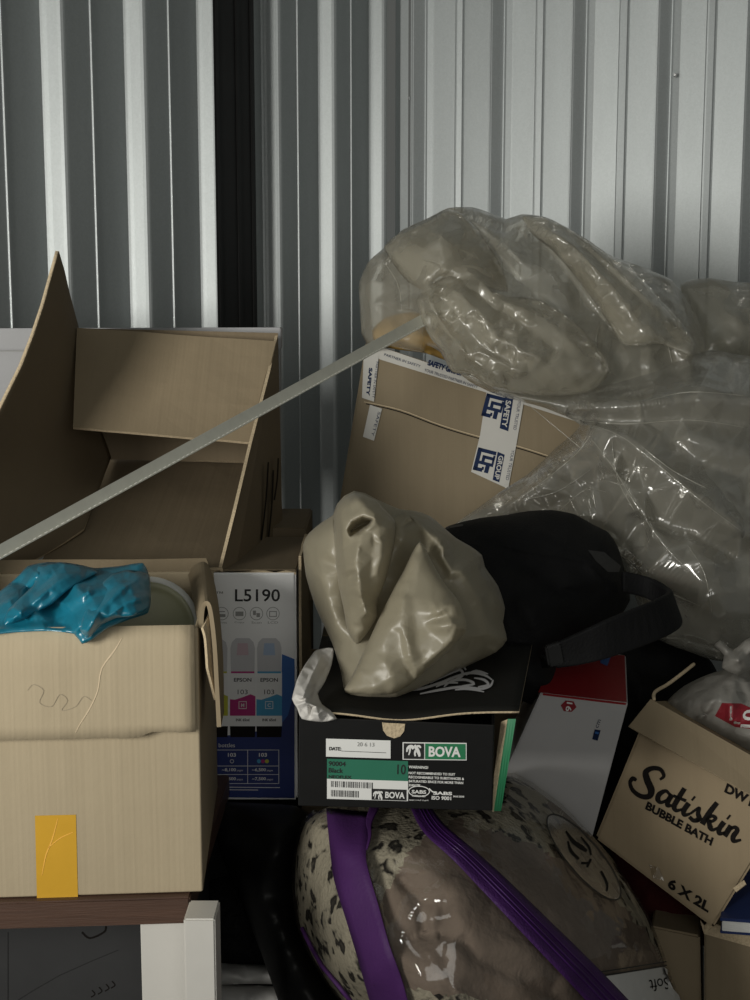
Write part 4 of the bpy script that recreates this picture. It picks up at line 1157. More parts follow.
# the lobe hanging on the left with its mouth open
LO = [(333, 516, 1.665), (338, 504, 1.66), (345, 497, 1.66), (354, 492, 1.66), (366, 494, 1.66), (376, 500, 1.66), (386, 510, 1.655), (396, 522, 1.65), (396, 534, 1.64), (392, 556, 1.62), (386, 580, 1.61), (377, 604, 1.60), (377, 616, 1.595), (368, 632, 1.585), (357, 644, 1.585), (348, 632, 1.59), (343, 606, 1.61), (337, 580, 1.63), (333, 550, 1.65)]
LI = [(345, 510, 1.61), (360, 503, 1.60), (378, 515, 1.60), (386, 530, 1.59), (383, 556, 1.575), (370, 545, 1.57), (350, 548, 1.585), (345, 570, 1.59), (360, 575, 1.56), (375, 580, 1.57), (355, 600, 1.56), (366, 610, 1.555), (358, 628, 1.565), (342, 535, 1.61)]
soft('fold', LO, LI, M['beige_bag'], bg, T=.02, R=.015, d0=9, jit=.002, gap=10, it=1, sub=2, seed=12, dens=5,
     folds=(([(347, 530), (352, 521), (362, 516), (371, 518)], -.014), ([(351, 531), (358, 527), (366, 524), (370, 521)], .055), ([(354, 528), (364, 521)], .05), ([(350, 537), (360, 534), (370, 526), (374, 519)], -.012),
            ([(360, 540), (356, 560), (360, 590), (366, 612)], -.012), ([(342, 520), (343, 550), (350, 590)], -.008), ([(374, 540), (371, 570), (368, 596)], .006), ([(388, 520), (388, 545), (380, 580)], -.006)))['label'] = 'crumpled lobe with a dark open mouth'
# the big pointed front panel
PO = [(420, 541, 1.615), (427, 552, 1.61), (434, 566, 1.60), (445, 584, 1.585), (458, 600, 1.57), (464, 614, 1.56), (467, 629, 1.55), (461, 638, 1.545), (450, 650, 1.54), (434, 664, 1.54), (420, 676, 1.54), (408, 686, 1.535), (392, 694, 1.525), (370, 695, 1.52), (350, 693, 1.525), (344, 690, 1.53), (350, 680, 1.535), (358, 664, 1.545), (368, 642, 1.56), (380, 616, 1.575), (393, 590, 1.59), (404, 570, 1.60), (412, 553, 1.61)]
PI = [(418, 560, 1.595), (412, 580, 1.58), (402, 600, 1.565), (392, 625, 1.55), (380, 650, 1.535), (368, 672, 1.525), (372, 686, 1.515), (392, 684, 1.515), (425, 580, 1.58), (432, 595, 1.56), (450, 612, 1.54), (455, 630, 1.525), (440, 640, 1.53), (425, 650, 1.535), (410, 668, 1.535), (416, 615, 1.55), (420, 632, 1.55), (405, 640, 1.54), (432, 612, 1.545), (400, 660, 1.53)]
soft('fold', PO, PI, M['beige_bag'], bg, T=.02, R=.012, d0=7, jit=.0012, gap=13, it=1, sub=2, seed=15, dens=5,
     folds=(([(438, 612), (446, 606), (456, 607)], -.007), ([(440, 626), (452, 624), (464, 629)], -.010), ([(436, 618), (448, 615), (458, 618)], .005), ([(404, 600), (401, 618), (406, 640)], -.006), ([(408, 640), (410, 655), (416, 672)], -.007), ([(400, 648), (403, 662), (412, 676)], .004), ([(384, 662), (388, 668), (392, 676)], -.004), ([(452, 640), (436, 654), (418, 668)], -.007)))['label'] = 'pointed front panel creased to a corner'

# brown open carton between printer box and backpack
ocz = ZY(690, 1.92)
xo0 = W(300, 600, 1.90).x; xo1 = W(468, 600, 1.90).x
cb = thing('cardboard_box', 'brown carton behind the beige plastic bag with one flap standing upright', 'box', ((xo0 + xo1) / 2, 2.05, 0))
V, Fc = tray(Vector((0, 0, 0)), Vector((1, 0, 0)), Vector((0, 1, 0)), xo0, xo1, 1.90, 2.17, 0, ocz, .004)
me = newmesh('body', V, Fc, M['kraft_brown_shade']); fixn(me); obj('body', me, cb)
obj('side_flap', panel([Vector((xo0 + .002, 1.90, ocz)), Vector((xo0 + .003, 2.15, ocz)), W(307, 534, 2.15), W(301, 556, 1.90)], .004, M['kraft'], 'side_flap', 3, .002, 3, KE), cb)
obj('rear_flap', panel([W(300, 600, 2.165), W(350, 600, 2.165), W(345, 545, 2.165), W(305, 534, 2.165)], .004, M['kraft_brown_shade'], 'rear_flap', 2, .001, 3, KE), cb)

# ------------------------------------------------------------------ TAPED CARTON
tq = planar([W(366, 341, 2.50), W(596, 418, 2.46), W(556, 600, 2.36), W(330, 560, 2.40)])
tc_ = thing('taped_carton', 'tilted brown carton sealed with white and navy printed tape under the clear plastic', 'box', W(440, 560, 2.5))
obj('body', quad_box(tq, .30, bevel=.004, mat=M['kraft_tape'], name='body'), tc_)
TP = Plane([tq[0], tq[1], tq[3]], .002)
poly_decal(TP, stroke_polys([(366, 404, .9), (400, 412, 1.0), (440, 427, 1.0), (480, 439, .9), (520, 449, .9), (560, 462, .9)], 1, 4), M['ink_brown'], 'crease', tc_, 'dark crease across the face')
poly_decal(TP, stroke_polys([(364, 402, .6), (400, 410, .8), (440, 425, .8), (480, 437, .8), (520, 447, .8), (560, 460, .8)], 1, 4), M['kraft_edge'], 'crease_edge', tc_, 'pale torn edge of the crease', extra=.0005)
def along(a, b, t): return (a[0] + (b[0] - a[0]) * t, a[1] + (b[1] - a[1]) * t)
poly_decal(TP, [[(374, 345), (592, 418), (590, 426), (484, 392), (381, 360), (372, 356)]], M['tape_white'], 'top_tape', tc_, 'white printed tape along the upper edge', extra=.0004)
text(TP, 'SAFETY GROUP', (427, 365.5), (462, 377), 6, M['navy_ink'], tc_, label='navy lettering on the tape', bold=.06, extra=.0012)
text(TP, 'YOUR TRUSTED PARTNER IN SAFETY', (424, 371.5), (477, 389), 3.0, M['navy_ink'], tc_, label='small navy lettering on the tape', extra=.0012)
text(TP, 'PARTNER IN SAFETY', (384, 356), (420, 368), 2.6, M['navy_ink'], tc_, label='small navy lettering on the tape', extra=.0012)
text(TP, 'YOUR TRUSTED PARTNER', (552, 409), (582, 419), 2.8, M['navy_ink'], tc_, label='small navy lettering on the tape', extra=.0012)
vt = [(487, 388), (524, 400), (516, 446), (508, 489), (471, 472), (480, 435)]
poly_decal(TP, [vt], M['tape_white'], 'cross_tape', tc_, 'white printed tape running down the face', extra=.0008)
# navy block logos (reversed 'S' and 'G' monogram blocks)
def blk(cx, cy, ang, s_, m='navy_ink'):
    c_, s2 = math.cos(ang), math.sin(ang)
    def R_(x, y): return (cx + (x * c_ - y * s2) * s_, cy + (x * s2 + y * c_) * s_)
    P_ = []
    for (x0, y0, x1_, y1_) in ((-9, -11, -5, 11), (-9, -11, 9, -7.5), (-3, -5, 0, 1), (-3, -5, 9, -2), (-5, 1, 9, 4), (2, 4, 6, 11), (-9, 7.5, 0, 11), (7, -7, 9, 1), (-1, 6, 1, 9)):
        P_.append([R_(x0, y0), R_(x1_, y0), R_(x1_, y1_), R_(x0, y1_)])
    return P_
poly_decal(TP, blk(493, 407, .25, 1.05), M['navy_ink'], 'emblem', tc_, 'navy block emblem on the tape', extra=.0014)
poly_decal(TP, blk(484.5, 461, .25, 1.05), M['navy_ink'], 'emblem', tc_, 'navy block emblem on the tape', extra=.0014)
poly_decal(TP, [[(504.5, 397.5), (513, 399.5), (508, 431.5), (499.5, 428.5)]], M['navy_ink'], 'navy_bar', tc_, 'navy bar on the tape', extra=.0014)
poly_decal(TP, [[(497.5, 452), (504.5, 455), (499, 482.5), (492.5, 480)]], M['navy_ink'], 'navy_bar', tc_, 'navy bar on the tape', extra=.0014)
text(TP, 'SAFETY', (505.8, 400.5), (501.3, 427), 5.4, M['tape_white'], tc_, label='white lettering running down the navy bar', bold=.03, extra=.002)
text(TP, 'GROUP', (498.6, 455.5), (494, 479), 5, M['tape_white'], tc_, label='white lettering running down the navy bar', bold=.03, extra=.002)
text(TP, 'YOUR TRUSTED', (518, 401), (513, 430), 3, M['navy_ink'], tc_, label='small navy lettering running down the tape', extra=.0014)
text(TP, 'YOUR TRUSTED', (511.5, 450), (505.5, 480), 3, M['navy_ink'], tc_, label='small navy lettering running down the tape', extra=.0014)
poly_decal(TP, [[(364, 349), (379, 354), (374, 402), (362, 398)]], M['tape_white'], 'edge_tape', tc_, 'white printed tape at the left edge', extra=.001)
poly_decal(TP, [[(370, 405), (382, 409), (374, 441), (363, 437)]], M['tape_white'], 'edge_tape', tc_, 'white printed tape at the left edge', extra=.001)
text(TP, 'PARTNER IN SAFETY', (376, 362), (372, 398), 2.6, M['navy_ink'], tc_, label='small navy lettering on the edge tape', extra=.0016)
text(TP, 'SAFETY', (369, 368), (366, 396), 3.6, M['navy_ink'], tc_, label='navy lettering on the edge tape', bold=.05, extra=.0016)
text(TP, 'SAFETY', (378, 412), (371, 436), 2.8, M['navy_ink'], tc_, label='small navy lettering on the edge tape', extra=.0016)
# carton below it
zc2 = min(p.z for p in (tq[2], tq[3])) - .02
us = thing('cardboard_box', 'plain brown carton hidden under the tilted taped carton', 'box', (.1, 2.5, 0))
obj('body', aabox(-.10, .40, 2.32, 2.78, 0, zc2 - .05, bevel=.003, mat=M['kraft_brown_shade'], name='body'), us)
# yellow foam peeking out on top
fm = soft('foam_piece', [(376, 345, 2.49), (372, 330, 2.5), (385, 318, 2.52), (410, 312, 2.54), (440, 318, 2.54), (462, 335, 2.53), (474, 352, 2.5), (475, 368, 2.48), (450, 362, 2.47), (425, 353, 2.47), (400, 350, 2.47)], [(400, 335, 2.46), (430, 338, 2.45), (455, 352, 2.45)], M['foam'], T=.12, R=.03, d0=16, jit=.008, gap=9, it=3, seed=13)
tag(fm, 'piece of yellow foam seen through the plastic on top of the taped carton', 'foam')

# ------------------------------------------------------------------ BIG PLASTIC BAGS
UB = [(360, 305, 2.50), (359, 283, 2.50), (368, 262, 2.52), (385, 247, 2.54), (402, 230, 2.56), (428, 218, 2.58), (448, 208, 2.60), (472, 207, 2.60), (488, 212, 2.60), (506, 219, 2.60), (522, 214, 2.60), (545, 217, 2.60), (566, 227, 2.60), (588, 240, 2.60), (612, 256, 2.60), (640, 266, 2.58), (672, 280, 2.56), (684, 296, 2.54),
      (698, 318, 2.52), (706, 346, 2.48), (704, 372, 2.42), (668, 385, 2.38), (630, 392, 2.36), (590, 400, 2.36), (550, 402, 2.36), (515, 396, 2.36), (485, 388, 2.36), (470, 372, 2.38), (452, 372, 2.38), (440, 352, 2.38), (426, 345, 2.40), (424, 352, 2.39), (408, 350, 2.40), (390, 346, 2.42), (372, 350, 2.44), (362, 335, 2.46)]
UI = [(400, 260, 2.44), (440, 240, 2.44), (480, 245, 2.44), (520, 250, 2.46), (560, 260, 2.46), (600, 285, 2.44), (640, 305, 2.42), (670, 335, 2.40), (400, 300, 2.42), (440, 290, 2.36), (480, 300, 2.34), (520, 310, 2.34), (560, 330, 2.34), (600, 350, 2.34), (640, 365, 2.34), (450, 335, 2.33), (490, 355, 2.31), (540, 370, 2.30), (590, 380, 2.31)]
UF = (([(420, 292), (455, 300), (490, 330), (530, 362), (575, 385)], -.03), ([(430, 262), (470, 272), (500, 300), (545, 330), (590, 345)], -.035), ([(452, 212), (475, 235), (505, 262), (530, 290), (560, 330)], .035),
      ([(524, 218), (548, 236), (575, 262), (600, 292), (625, 318)], -.045), ([(560, 232), (590, 262), (622, 296), (645, 335)], .035), ([(600, 256), (640, 285), (668, 318), (690, 352)], -.035), ([(536, 232), (560, 262), (588, 300), (620, 340)], .03),
      ([(400, 238), (425, 265), (432, 300), (440, 330)], -.025), ([(375, 262), (395, 285), (402, 315)], .02), ([(440, 322), (462, 350), (480, 372)], -.02), ([(505, 350), (545, 352), (590, 362), (640, 362)], .025), ([(600, 322), (640, 330), (672, 350)], .02),
      ([(470, 222), (500, 240), (520, 262)], -.03), ([(420, 225), (455, 235), (478, 262), (492, 292)], -.02))
ub_ = thing('plastic_bag', None, None, W(550, 400, 2.45))
soft('body', UB, UI, M['haze_bag'], ub_, T=.18, R=.03, d0=16, jit=.006, gap=22, folds=UF, it=1, sub=2, seed=21, dens=7, stretch=(.65, 0, 1.8))
def fold(parent, O_, I_, m, seed, F_=(), T=.02, jit=.004, gap=14, R=.012, d0=8, lab=None, st=(.7, 0, 1.5)):
    o = soft('fold', O_, I_, m, parent, T=T, R=R, d0=d0, jit=jit, gap=gap, it=1, sub=2, seed=seed, dens=6, folds=F_, stretch=st)
    if lab: o['label'] = lab
    return o
fold(ub_, [(522, 216, 2.50), (545, 217, 2.50), (566, 227, 2.49), (588, 241, 2.48), (612, 258, 2.46), (634, 270, 2.45), (648, 285, 2.44), (662, 300, 2.42), (682, 322, 2.40), (696, 345, 2.37), (690, 356, 2.34), (664, 345, 2.34), (640, 346, 2.34), (622, 344, 2.35), (608, 322, 2.38), (590, 296, 2.41), (572, 272, 2.43), (552, 250, 2.45), (533, 235, 2.47)],
     [(560, 236, 2.42), (590, 262, 2.39), (620, 290, 2.36), (650, 322, 2.32), (600, 280, 2.37), (575, 250, 2.41)], M['haze_bag'], 71, (([(540, 225), (575, 248), (610, 285), (645, 335)], -.012), ([(560, 228), (600, 262), (640, 300), (675, 340)], .012), ([(590, 246), (625, 278), (660, 310)], -.010)), lab='long ridge of hazy plastic running down to the right')
fold(ub_, [(430, 285, 2.36), (450, 275, 2.36), (480, 285, 2.35), (505, 296, 2.34), (540, 300, 2.34), (575, 322, 2.33), (600, 350, 2.32), (610, 372, 2.30), (590, 392, 2.28), (560, 396, 2.28), (525, 394, 2.28), (492, 388, 2.28), (470, 374, 2.29), (452, 372, 2.30), (444, 352, 2.31), (432, 340, 2.33), (422, 322, 2.345), (416, 300, 2.355)],
     [(450, 300, 2.30), (480, 315, 2.28), (510, 330, 2.26), (540, 350, 2.25), (570, 365, 2.25), (465, 345, 2.27), (500, 365, 2.25), (435, 305, 2.32), (540, 380, 2.25)], M['haze_bag'], 72, (([(428, 300), (446, 330), (470, 358), (500, 378)], -.018), ([(440, 292), (460, 318), (480, 345), (510, 362)], .018), ([(455, 290), (478, 312), (498, 338), (540, 360)], -.018), ([(485, 300), (520, 322), (556, 350)], .014), ([(500, 300), (545, 318), (580, 350)], -.012), ([(450, 352), (480, 352), (520, 372)], -.012), ([(430, 315), (445, 318), (462, 330)], .010)), lab='glossy crumpled front fold', jit=.008, gap=11)
fold(ub_, [(384, 247, 2.47), (402, 231, 2.47), (428, 219, 2.48), (448, 209, 2.50), (462, 214, 2.49), (476, 228, 2.47), (492, 250, 2.44), (505, 275, 2.41), (508, 292, 2.39), (488, 288, 2.37), (462, 282, 2.36), (440, 276, 2.37), (425, 290, 2.38), (408, 282, 2.41), (396, 268, 2.44)],
     [(420, 245, 2.40), (445, 235, 2.40), (465, 255, 2.37), (485, 272, 2.36), (440, 258, 2.38)], M['haze_bag'], 73, (([(448, 212), (440, 240), (444, 270)], -.012), ([(462, 220), (470, 245), (484, 275)], .006)), lab='smooth bulging upper fold', jit=.003, gap=20)
tag(ub_, 'large hazy plastic bag bunched on top of the taped carton', 'plastic bag')
LBo = [(452, 366, 2.36), (480, 378, 2.34), (520, 388, 2.34), (560, 392, 2.34), (600, 384, 2.34), (640, 374, 2.36), (680, 360, 2.38), (710, 350, 2.4), (750, 356, 2.4), (800, 350, 2.4), (860, 400, 2.35), (860, 600, 2.25), (820, 650, 2.2), (770, 645, 2.14), (740, 662, 2.12), (712, 660, 2.12), (690, 652, 2.12), (660, 640, 2.14),
       (640, 610, 2.16), (620, 560, 2.16), (570, 540, 2.2), (500, 535, 2.24), (452, 528, 2.26), (478, 508, 2.26), (500, 492, 2.26), (528, 474, 2.28), (556, 448, 2.28), (580, 425, 2.28), (545, 408, 2.31), (500, 396, 2.33), (470, 382, 2.35)]
LBi = [(600, 410, 2.20), (640, 400, 2.20), (700, 390, 2.22), (760, 400, 2.24), (590, 450, 2.18), (640, 450, 2.12), (700, 450, 2.12), (760, 460, 2.16), (540, 490, 2.20), (590, 500, 2.14), (640, 520, 2.08), (700, 520, 2.06), (760, 530, 2.1), (650, 570, 2.06), (700, 590, 2.03), (750, 600, 2.05), (700, 630, 2.06), (500, 518, 2.23), (810, 500, 2.15)]
LF = (([(590, 424), (625, 438), (662, 468), (700, 500), (742, 532)], -.035), ([(585, 432), (615, 470), (640, 510), (668, 548), (700, 580)], -.03), ([(500, 512), (540, 488), (572, 460), (592, 436)], -.03), ([(560, 505), (600, 478), (640, 470)], .03),
      ([(470, 375), (520, 398), (580, 408), (640, 404), (700, 398), (760, 402)], -.03), ([(500, 398), (560, 416), (620, 422), (690, 420), (760, 428)], .03), ([(620, 545), (650, 570), (690, 600), (730, 615)], -.03), ([(640, 520), (690, 530), (740, 560)], .03),
      ([(540, 525), (580, 515), (610, 520)], -.02), ([(660, 430), (700, 462), (750, 480)], .03), ([(690, 380), (720, 395), (755, 385)], -.025), ([(700, 560), (720, 600), (715, 640)], -.03))
lb_ = soft('plastic_sheet', LBo, LBi, M['clear_film'], T=.14, R=.03, d0=18, jit=.010, gap=24, folds=LF, it=1, sub=2, seed=23, dens=8, stretch=(.6, 0, 1.8))
tag(lb_, 'crumpled clear plastic sheeting hanging down behind the black backpack', 'plastic sheet')
rb_ = soft('plastic_bag', [(680, 284, 2.64), (710, 278, 2.66), (735, 282, 2.66), (770, 284, 2.66), (820, 300, 2.66), (820, 380, 2.6), (760, 372, 2.58), (700, 368, 2.56), (690, 330, 2.6)], [(720, 310, 2.56), (760, 320, 2.54), (730, 345, 2.52)], M['haze_bag'], T=.15, R=.03, d0=16, jit=.012, gap=18, it=1, seed=25)
tag(rb_, 'dull plastic bag against the steel wall at the right edge', 'plastic bag')
M['film_edge'] = film('film_fold_edge', (.75, .73, .64, 1), .55, .15, .7, .1, 30, .5)
def creases(o, P_, par, r=.0011):
    q = Surf(o, .0005)
    for pl_ in P_:
        c = spline3([(x, y, 0) for x, y in pl_], 6)
        pts_ = [q(p.x, p.y) for p in c]
        n_ = len(pts_)
        ys = [p.y for p in pts_]
        tube(pts_, [r * (.25 + .75 * math.sin(math.pi * (i + .3) / n_)) for i in range(n_)], M['film_edge'], 'crease', par, seg=5)
creases(lb_, ([(588, 424), (622, 437), (662, 468), (700, 500), (745, 534)], [(586, 432), (612, 466), (636, 505), (664, 545), (690, 572)], [(506, 508), (545, 480), (575, 455), (590, 436)], [(640, 445), (672, 470), (706, 488)],
              [(600, 545), (628, 560), (655, 585), (700, 606)], [(520, 500), (556, 492), (590, 470)], [(500, 402), (560, 417), (622, 424), (690, 420), (748, 428)], [(650, 400), (690, 392), (748, 396)], [(688, 545), (705, 575), (712, 615)],
              [(612, 440), (618, 480), (640, 520)], [(560, 510), (585, 490), (606, 492)]), lb_)
creases(ub_.children[0], ([(560, 228), (592, 258), (622, 290), (640, 318)], [(384, 262), (398, 285), (402, 312)], [(448, 210), (442, 235), (446, 262)], [(640, 318), (664, 338), (672, 362)], [(600, 322), (596, 345), (604, 368)]), ub_)
# what fills the sheeting: a grey-beige bundle behind it
fb_ = soft('bedding_bundle', [(598, 440, 2.44), (612, 402, 2.46), (650, 385, 2.48), (710, 378, 2.5), (830, 375, 2.5), (850, 500, 2.4), (840, 640, 2.3), (740, 648, 2.26), (690, 640, 2.26), (640, 600, 2.3), (608, 560, 2.34), (575, 535, 2.36), (572, 500, 2.40)],
            [(640, 450, 2.34), (700, 470, 2.32), (760, 470, 2.34), (650, 520, 2.30), (710, 560, 2.24), (770, 560, 2.26), (620, 500, 2.36)], mat('beige_bedding', (.20, .185, .15, 1), .9, var=.2, vscale=8, bump=.4, bscale=12), T=.2, R=.05, d0=40, jit=.02, gap=26, it=6, seed=27)
tag(fb_, 'dull beige bundle wrapped inside the clear plastic sheeting', 'bundle')

# ------------------------------------------------------------------ BLACK BACKPACK
bp_ = thing('backpack', 'black backpack with a looped shoulder strap beside the beige plastic bag', 'backpack', W(540, 700, 2.0))
body = soft('body', [(440, 532, 2.02), (458, 523, 2.02), (480, 518, 2.02), (505, 515, 2.02), (528, 511, 2.02), (552, 510, 2.02), (574, 514, 2.02), (592, 524, 2.02), (608, 532, 2.02), (617, 545, 2.02), (622, 560, 2.01), (626, 578, 2.0), (630, 600, 1.98), (616, 622, 1.95), (590, 640, 1.92), (566, 652, 1.90), (556, 668, 1.90), (556, 684, 1.88), (549, 700, 1.87),
                     (538, 706, 1.86), (520, 700, 1.86), (490, 690, 1.88), (460, 680, 1.9), (440, 640, 1.95), (430, 580, 2.0)],
            [(480, 560, 1.93), (520, 545, 1.93), (560, 550, 1.93), (590, 570, 1.92), (540, 600, 1.87), (500, 620, 1.87), (570, 610, 1.89), (530, 650, 1.85), (530, 680, 1.84), (480, 600, 1.9)],
            M['black_cloth'], bp_, T=.13, R=.05, d0=28, jit=.004, gap=18, it=4, seed=31,
            folds=(([(505, 520), (545, 535), (590, 560), (612, 590)], -.012), ([(470, 535), (520, 560), (560, 590), (600, 600)], .012), ([(600, 535), (612, 556), (618, 580)], -.01), ([(520, 600), (545, 640), (548, 690)], -.01)))
bs = Surf(body, .002)
poly_decal(bs, [[(588, 550), (604, 552), (621, 566), (619, 572), (608, 572), (596, 561)]], M['grey_patch'], 'grey_patch', bp_, 'grey reflective patch', dens=4)
poly_decal(bs, stroke_polys([(446, 528, 2), (455, 526, 2), (463, 525, 2)], 2, 3), M['grey_patch'], 'piping', bp_, 'thin grey piping on the top seam')
poly_decal(bs, stroke_polys([(500, 545, 1.0), (530, 553, 1.2), (565, 558, 1.2), (590, 566, 1.0), (606, 580, .8)], 1, 4), M['black_strap'], 'zip', bp_, 'black zip line', extra=.001)
# strap loop: upper edge and lower edge curves
A = [W(622, 571, 1.97), W(648, 577, 1.97), W(664, 586, 1.94), W(668, 592, 1.90), W(652, 601, 1.83), W(610, 618, 1.78), W(575, 634, 1.77), W(550, 645, 1.77)]
B = [W(622, 592, 1.97), W(646, 598, 1.97), W(668, 609, 1.945), W(680, 624, 1.895), W(664, 637, 1.83), W(613, 656, 1.78), W(582, 664, 1.77), W(556, 668, 1.77)]
st_ = ribbon(A, B, .010, M['black_strap'], 'shoulder_strap', bp_)
md = st_.modifiers.new('bevel', 'BEVEL'); md.width = .003; md.segments = 2; md.limit_method = 'ANGLE'
obj('buckle', quad_box([W(545, 647, 1.76), W(562, 642, 1.762), W(566, 664, 1.762), W(549, 668, 1.76)], .014, bevel=.003, mat=M['black_plastic'], name='buckle'), bp_)['label'] = 'shiny black plastic buckle'
bpk = ribbon([W(540, 655, 1.80), W(546, 657, 1.775), W(556, 656, 1.765)], [W(543, 668, 1.80), W(549, 667, 1.775), W(560, 664, 1.765)], .003, M['black_strap'], 'webbing', bp_)

# ------------------------------------------------------------------ RED AND WHITE BOX
rq = planar([W(541, 692, 1.84), W(628, 703, 1.86), W(592, 838, 1.90), W(487, 812, 1.87)])
up = (rq[0] - rq[3]).normalized(); exr = (rq[1] - rq[0]).normalized()
back = [W(556, 657, 2.06), W(626, 655, 2.09)]
dv = (back[1] - rq[1])
c8 = rq + [p + dv for p in rq]
rw = thing('red_white_box', 'white carton with a red top, leaning below the backpack strap', 'box', sum(rq, Vector()) / 4 + dv * .5 - Vector((0, 0, .1)))
obj('body', hexa(c8, .002, M['box_white'], 'body'), rw)
RT = Plane([c8[0], c8[1], c8[5]], .0012)
poly_decal(RT, [[(538, 693), (626.5, 703), (624.5, 656), (556, 652)]], M['red'], 'red_top', rw, 'red printed top')
poly_decal(RT, [[(601, 655), (611, 657), (607, 667), (600, 664)]], M['blue_mid'], 'blue_mark', rw, 'small blue mark on the red top', extra=.0006)
RFp = Plane(rq[:3], .0008)
poly_decal(RFp, [[(543, 693), (626, 702.8), (625.5, 704.8), (542.5, 695)]], M['red'], 'red_edge', rw, 'thin red line under the top edge')
hx = [(568.5 + 8 * math.cos(t_), 706 + 6.2 * math.sin(t_)) for t_ in [math.radians(a_) for a_ in (8, 68, 128, 188, 248, 308)]]
poly_decal(RFp, [hx], M['red_ink'], 'hexagon_mark', rw, 'red hexagon stamp')
text(RFp, '16', (566.5, 701.5), (565, 710.5), 6, M['white_ink'], rw, label='white sideways number in the hexagon', bold=.02, extra=.0006, up=(1, .15))
poly_decal(RFp, [[(594.5, 729), (600.5, 730), (597.5, 740.5), (592, 739)]], M['navy_ink'], 'blue_label', rw, 'small navy printed label')
poly_decal(RFp, [[(595.2, 731), (598.8, 731.8), (598.2, 734), (594.6, 733)]], M['blue_mid'], 'label_mark', rw, 'lighter blue block on the label', extra=.0005)
text(RFp, 'cm', (598, 728), (601, 720), 3, M['navy_ink'], rw, label='tiny dark letters')

# ------------------------------------------------------------------ BUBBLE BATH CARTON
sq = planar([W(652, 700, 1.93), W(801, 785, 1.83), W(713, 928, 1.80), W(595, 838, 1.90)])
sx_ = thing('bubble_bath_carton', 'tilted brown bubble bath carton with black script lettering at the right edge', 'box', sum(sq, Vector()) / 4 + Vector((0, .12, -.1)))
obj('body', quad_box(sq, .22, bevel=.004, mat=M['kraft_sat'], name='body'), sx_)
n_ = (sq[1] - sq[0]).cross(sq[3] - sq[0]).normalized(); n_ = n_ if n_.y < 0 else -n_
obj('flap', panel([W(651, 699, 1.93) + n_ * .004, W(803, 784, 1.83) + n_ * .004, W(792, 816, 1.815) + n_ * .012, W(645, 735, 1.905) + n_ * .014, W(630, 726, 1.915) + n_ * .014], .004, M['kraft'], 'flap', 3, .002, 3, KE), sx_)['label'] = 'folded down front flap'
SPL = Plane([sq[0], sq[1], sq[3]], .0012)
# best plane through the four corners
ink = M['ink_brown']
ux = Vector((109, 55)); ux.normalize()
def SK(strokes, O_, s_, w_):
    """hand lettering in an upright box, mapped along the slanted base line"""
    e1 = Vector((math.cos(math.radians(28)), math.sin(math.radians(28)))); e2 = Vector((-.30, .954))
    out = []
    for st in strokes:
        out += stroke_polys([tuple(Vector(O_) + e1 * (p[0] * s_) + e2 * (p[1] * s_)) + ((p[2] if len(p) > 2 else 1) * w_,) for p in st], w_, 6)
    return out
# letters, x to the right, y down, x-height 10
script = []
def add(dx, *sts):
    for s_ in sts: script.append([(x + dx, y, w) for (x, y, w) in s_])
add(0, [(17, -15, .8), (19, -19, 1.2), (15, -22, 1.4), (9, -20, 1.6), (5, -15, 2.0), (8, -10, 2.3), (13, -5, 2.4), (13, 0, 2.0), (7, 3, 1.6), (0, 2, 1.4), (-4, -2, 1.2), (-3, -6, 1.6), (0, -6, 1.0)])     # S
add(20, [(8, -8, .8), (4, -9.5, 1.2), (0, -5, 1.8), (0, -1, 1.8), (3, 0, 1.2), (7, -4, 1.0), (9, -9, 1.2)], [(9.5, -9.5, 1.8), (8, -4, 1.8), (8.5, -.5, 1.6), (12, -2, .8)])                             # a
add(31, [(6, -18, 1.6), (3.5, -8, 1.8), (2.5, -2, 1.8), (5, 0, 1.3), (9, -3, .8)], [(-.5, -9, 1.0), (10, -10, 1.1)])                                                                                 # t
add(40, [(3.5, -9.5, 1.8), (1.5, -3, 1.8), (3, 0, 1.4), (7, -3, .8)], [(5, -14.5, 1.8), (6.5, -14.2, 1.8)])                                                                                              # i
add(47, [(0, -3, .8), (5, -10, 1.0), (5.5, -6, 1.5), (7.5, -2.5, 1.8), (4, .5, 1.4), (0, -.5, 1.2)], [(6, 0, .8), (10, -4, .8)])                                                                       # s
add(57, [(7, -20, 1.6), (3.5, -10, 1.9), (1, 0, 1.9)], [(2.5, -4, .8), (6, -9, 1.2), (9.5, -9, 1.2), (7.5, -5.5, 1.0), (4, -5, 1.0)], [(5, -5, 1.4), (7.5, -1, 1.8), (10, 0, 1.2), (13, -3, .8)])         # k
add(70, [(3.5, -9.5, 1.8), (1.5, -3, 1.8), (3, 0, 1.4), (7, -3, .8)], [(5, -14.5, 1.8), (6.5, -14.2, 1.8)])
add(77, [(2.5, -9.5, 1.8), (0, 0, 1.9)], [(.8, -4, .8), (5, -9.5, 1.2), (8, -8.5, 1.6), (6.5, -3, 1.8), (8, 0, 1.4), (13, -3.5, .8)])                                                                  # n
poly_decal(SPL, SK(script, (634, 788), 1.33, 3.0), ink, 'script_lettering', sx_, 'black handwritten style brand lettering')
def ST(s_, a_, b_, h_, bold=.045, lab='black capital lettering'):
    return text(SPL, s_, a_, b_, h_, ink, sx_, label=lab, bold=bold, up=(.33, -.94), extra=.0002)
ST('BUBBLE BATH', (645, 809), (711, 846), 8.5)
ST('6 X 2L', (667, 887), (708, 913), 10.5)
ST('DW', (724, 792), (746, 804), 9.5)
ST('M', (748, 805.5), (760, 811), 9.5)
poly_decal(SPL, [[(729, 779), (749, 788.5), (748.5, 790.5), (728.5, 781)]], ink, 'rule', sx_, 'black rule above the small letters')
poly_decal(SPL, [[(649, 864), (660, 868), (664, 880), (653, 878)]], M['clear_tape'], 'clear_tape', sx_, 'scrap of clear tape', extra=.001)
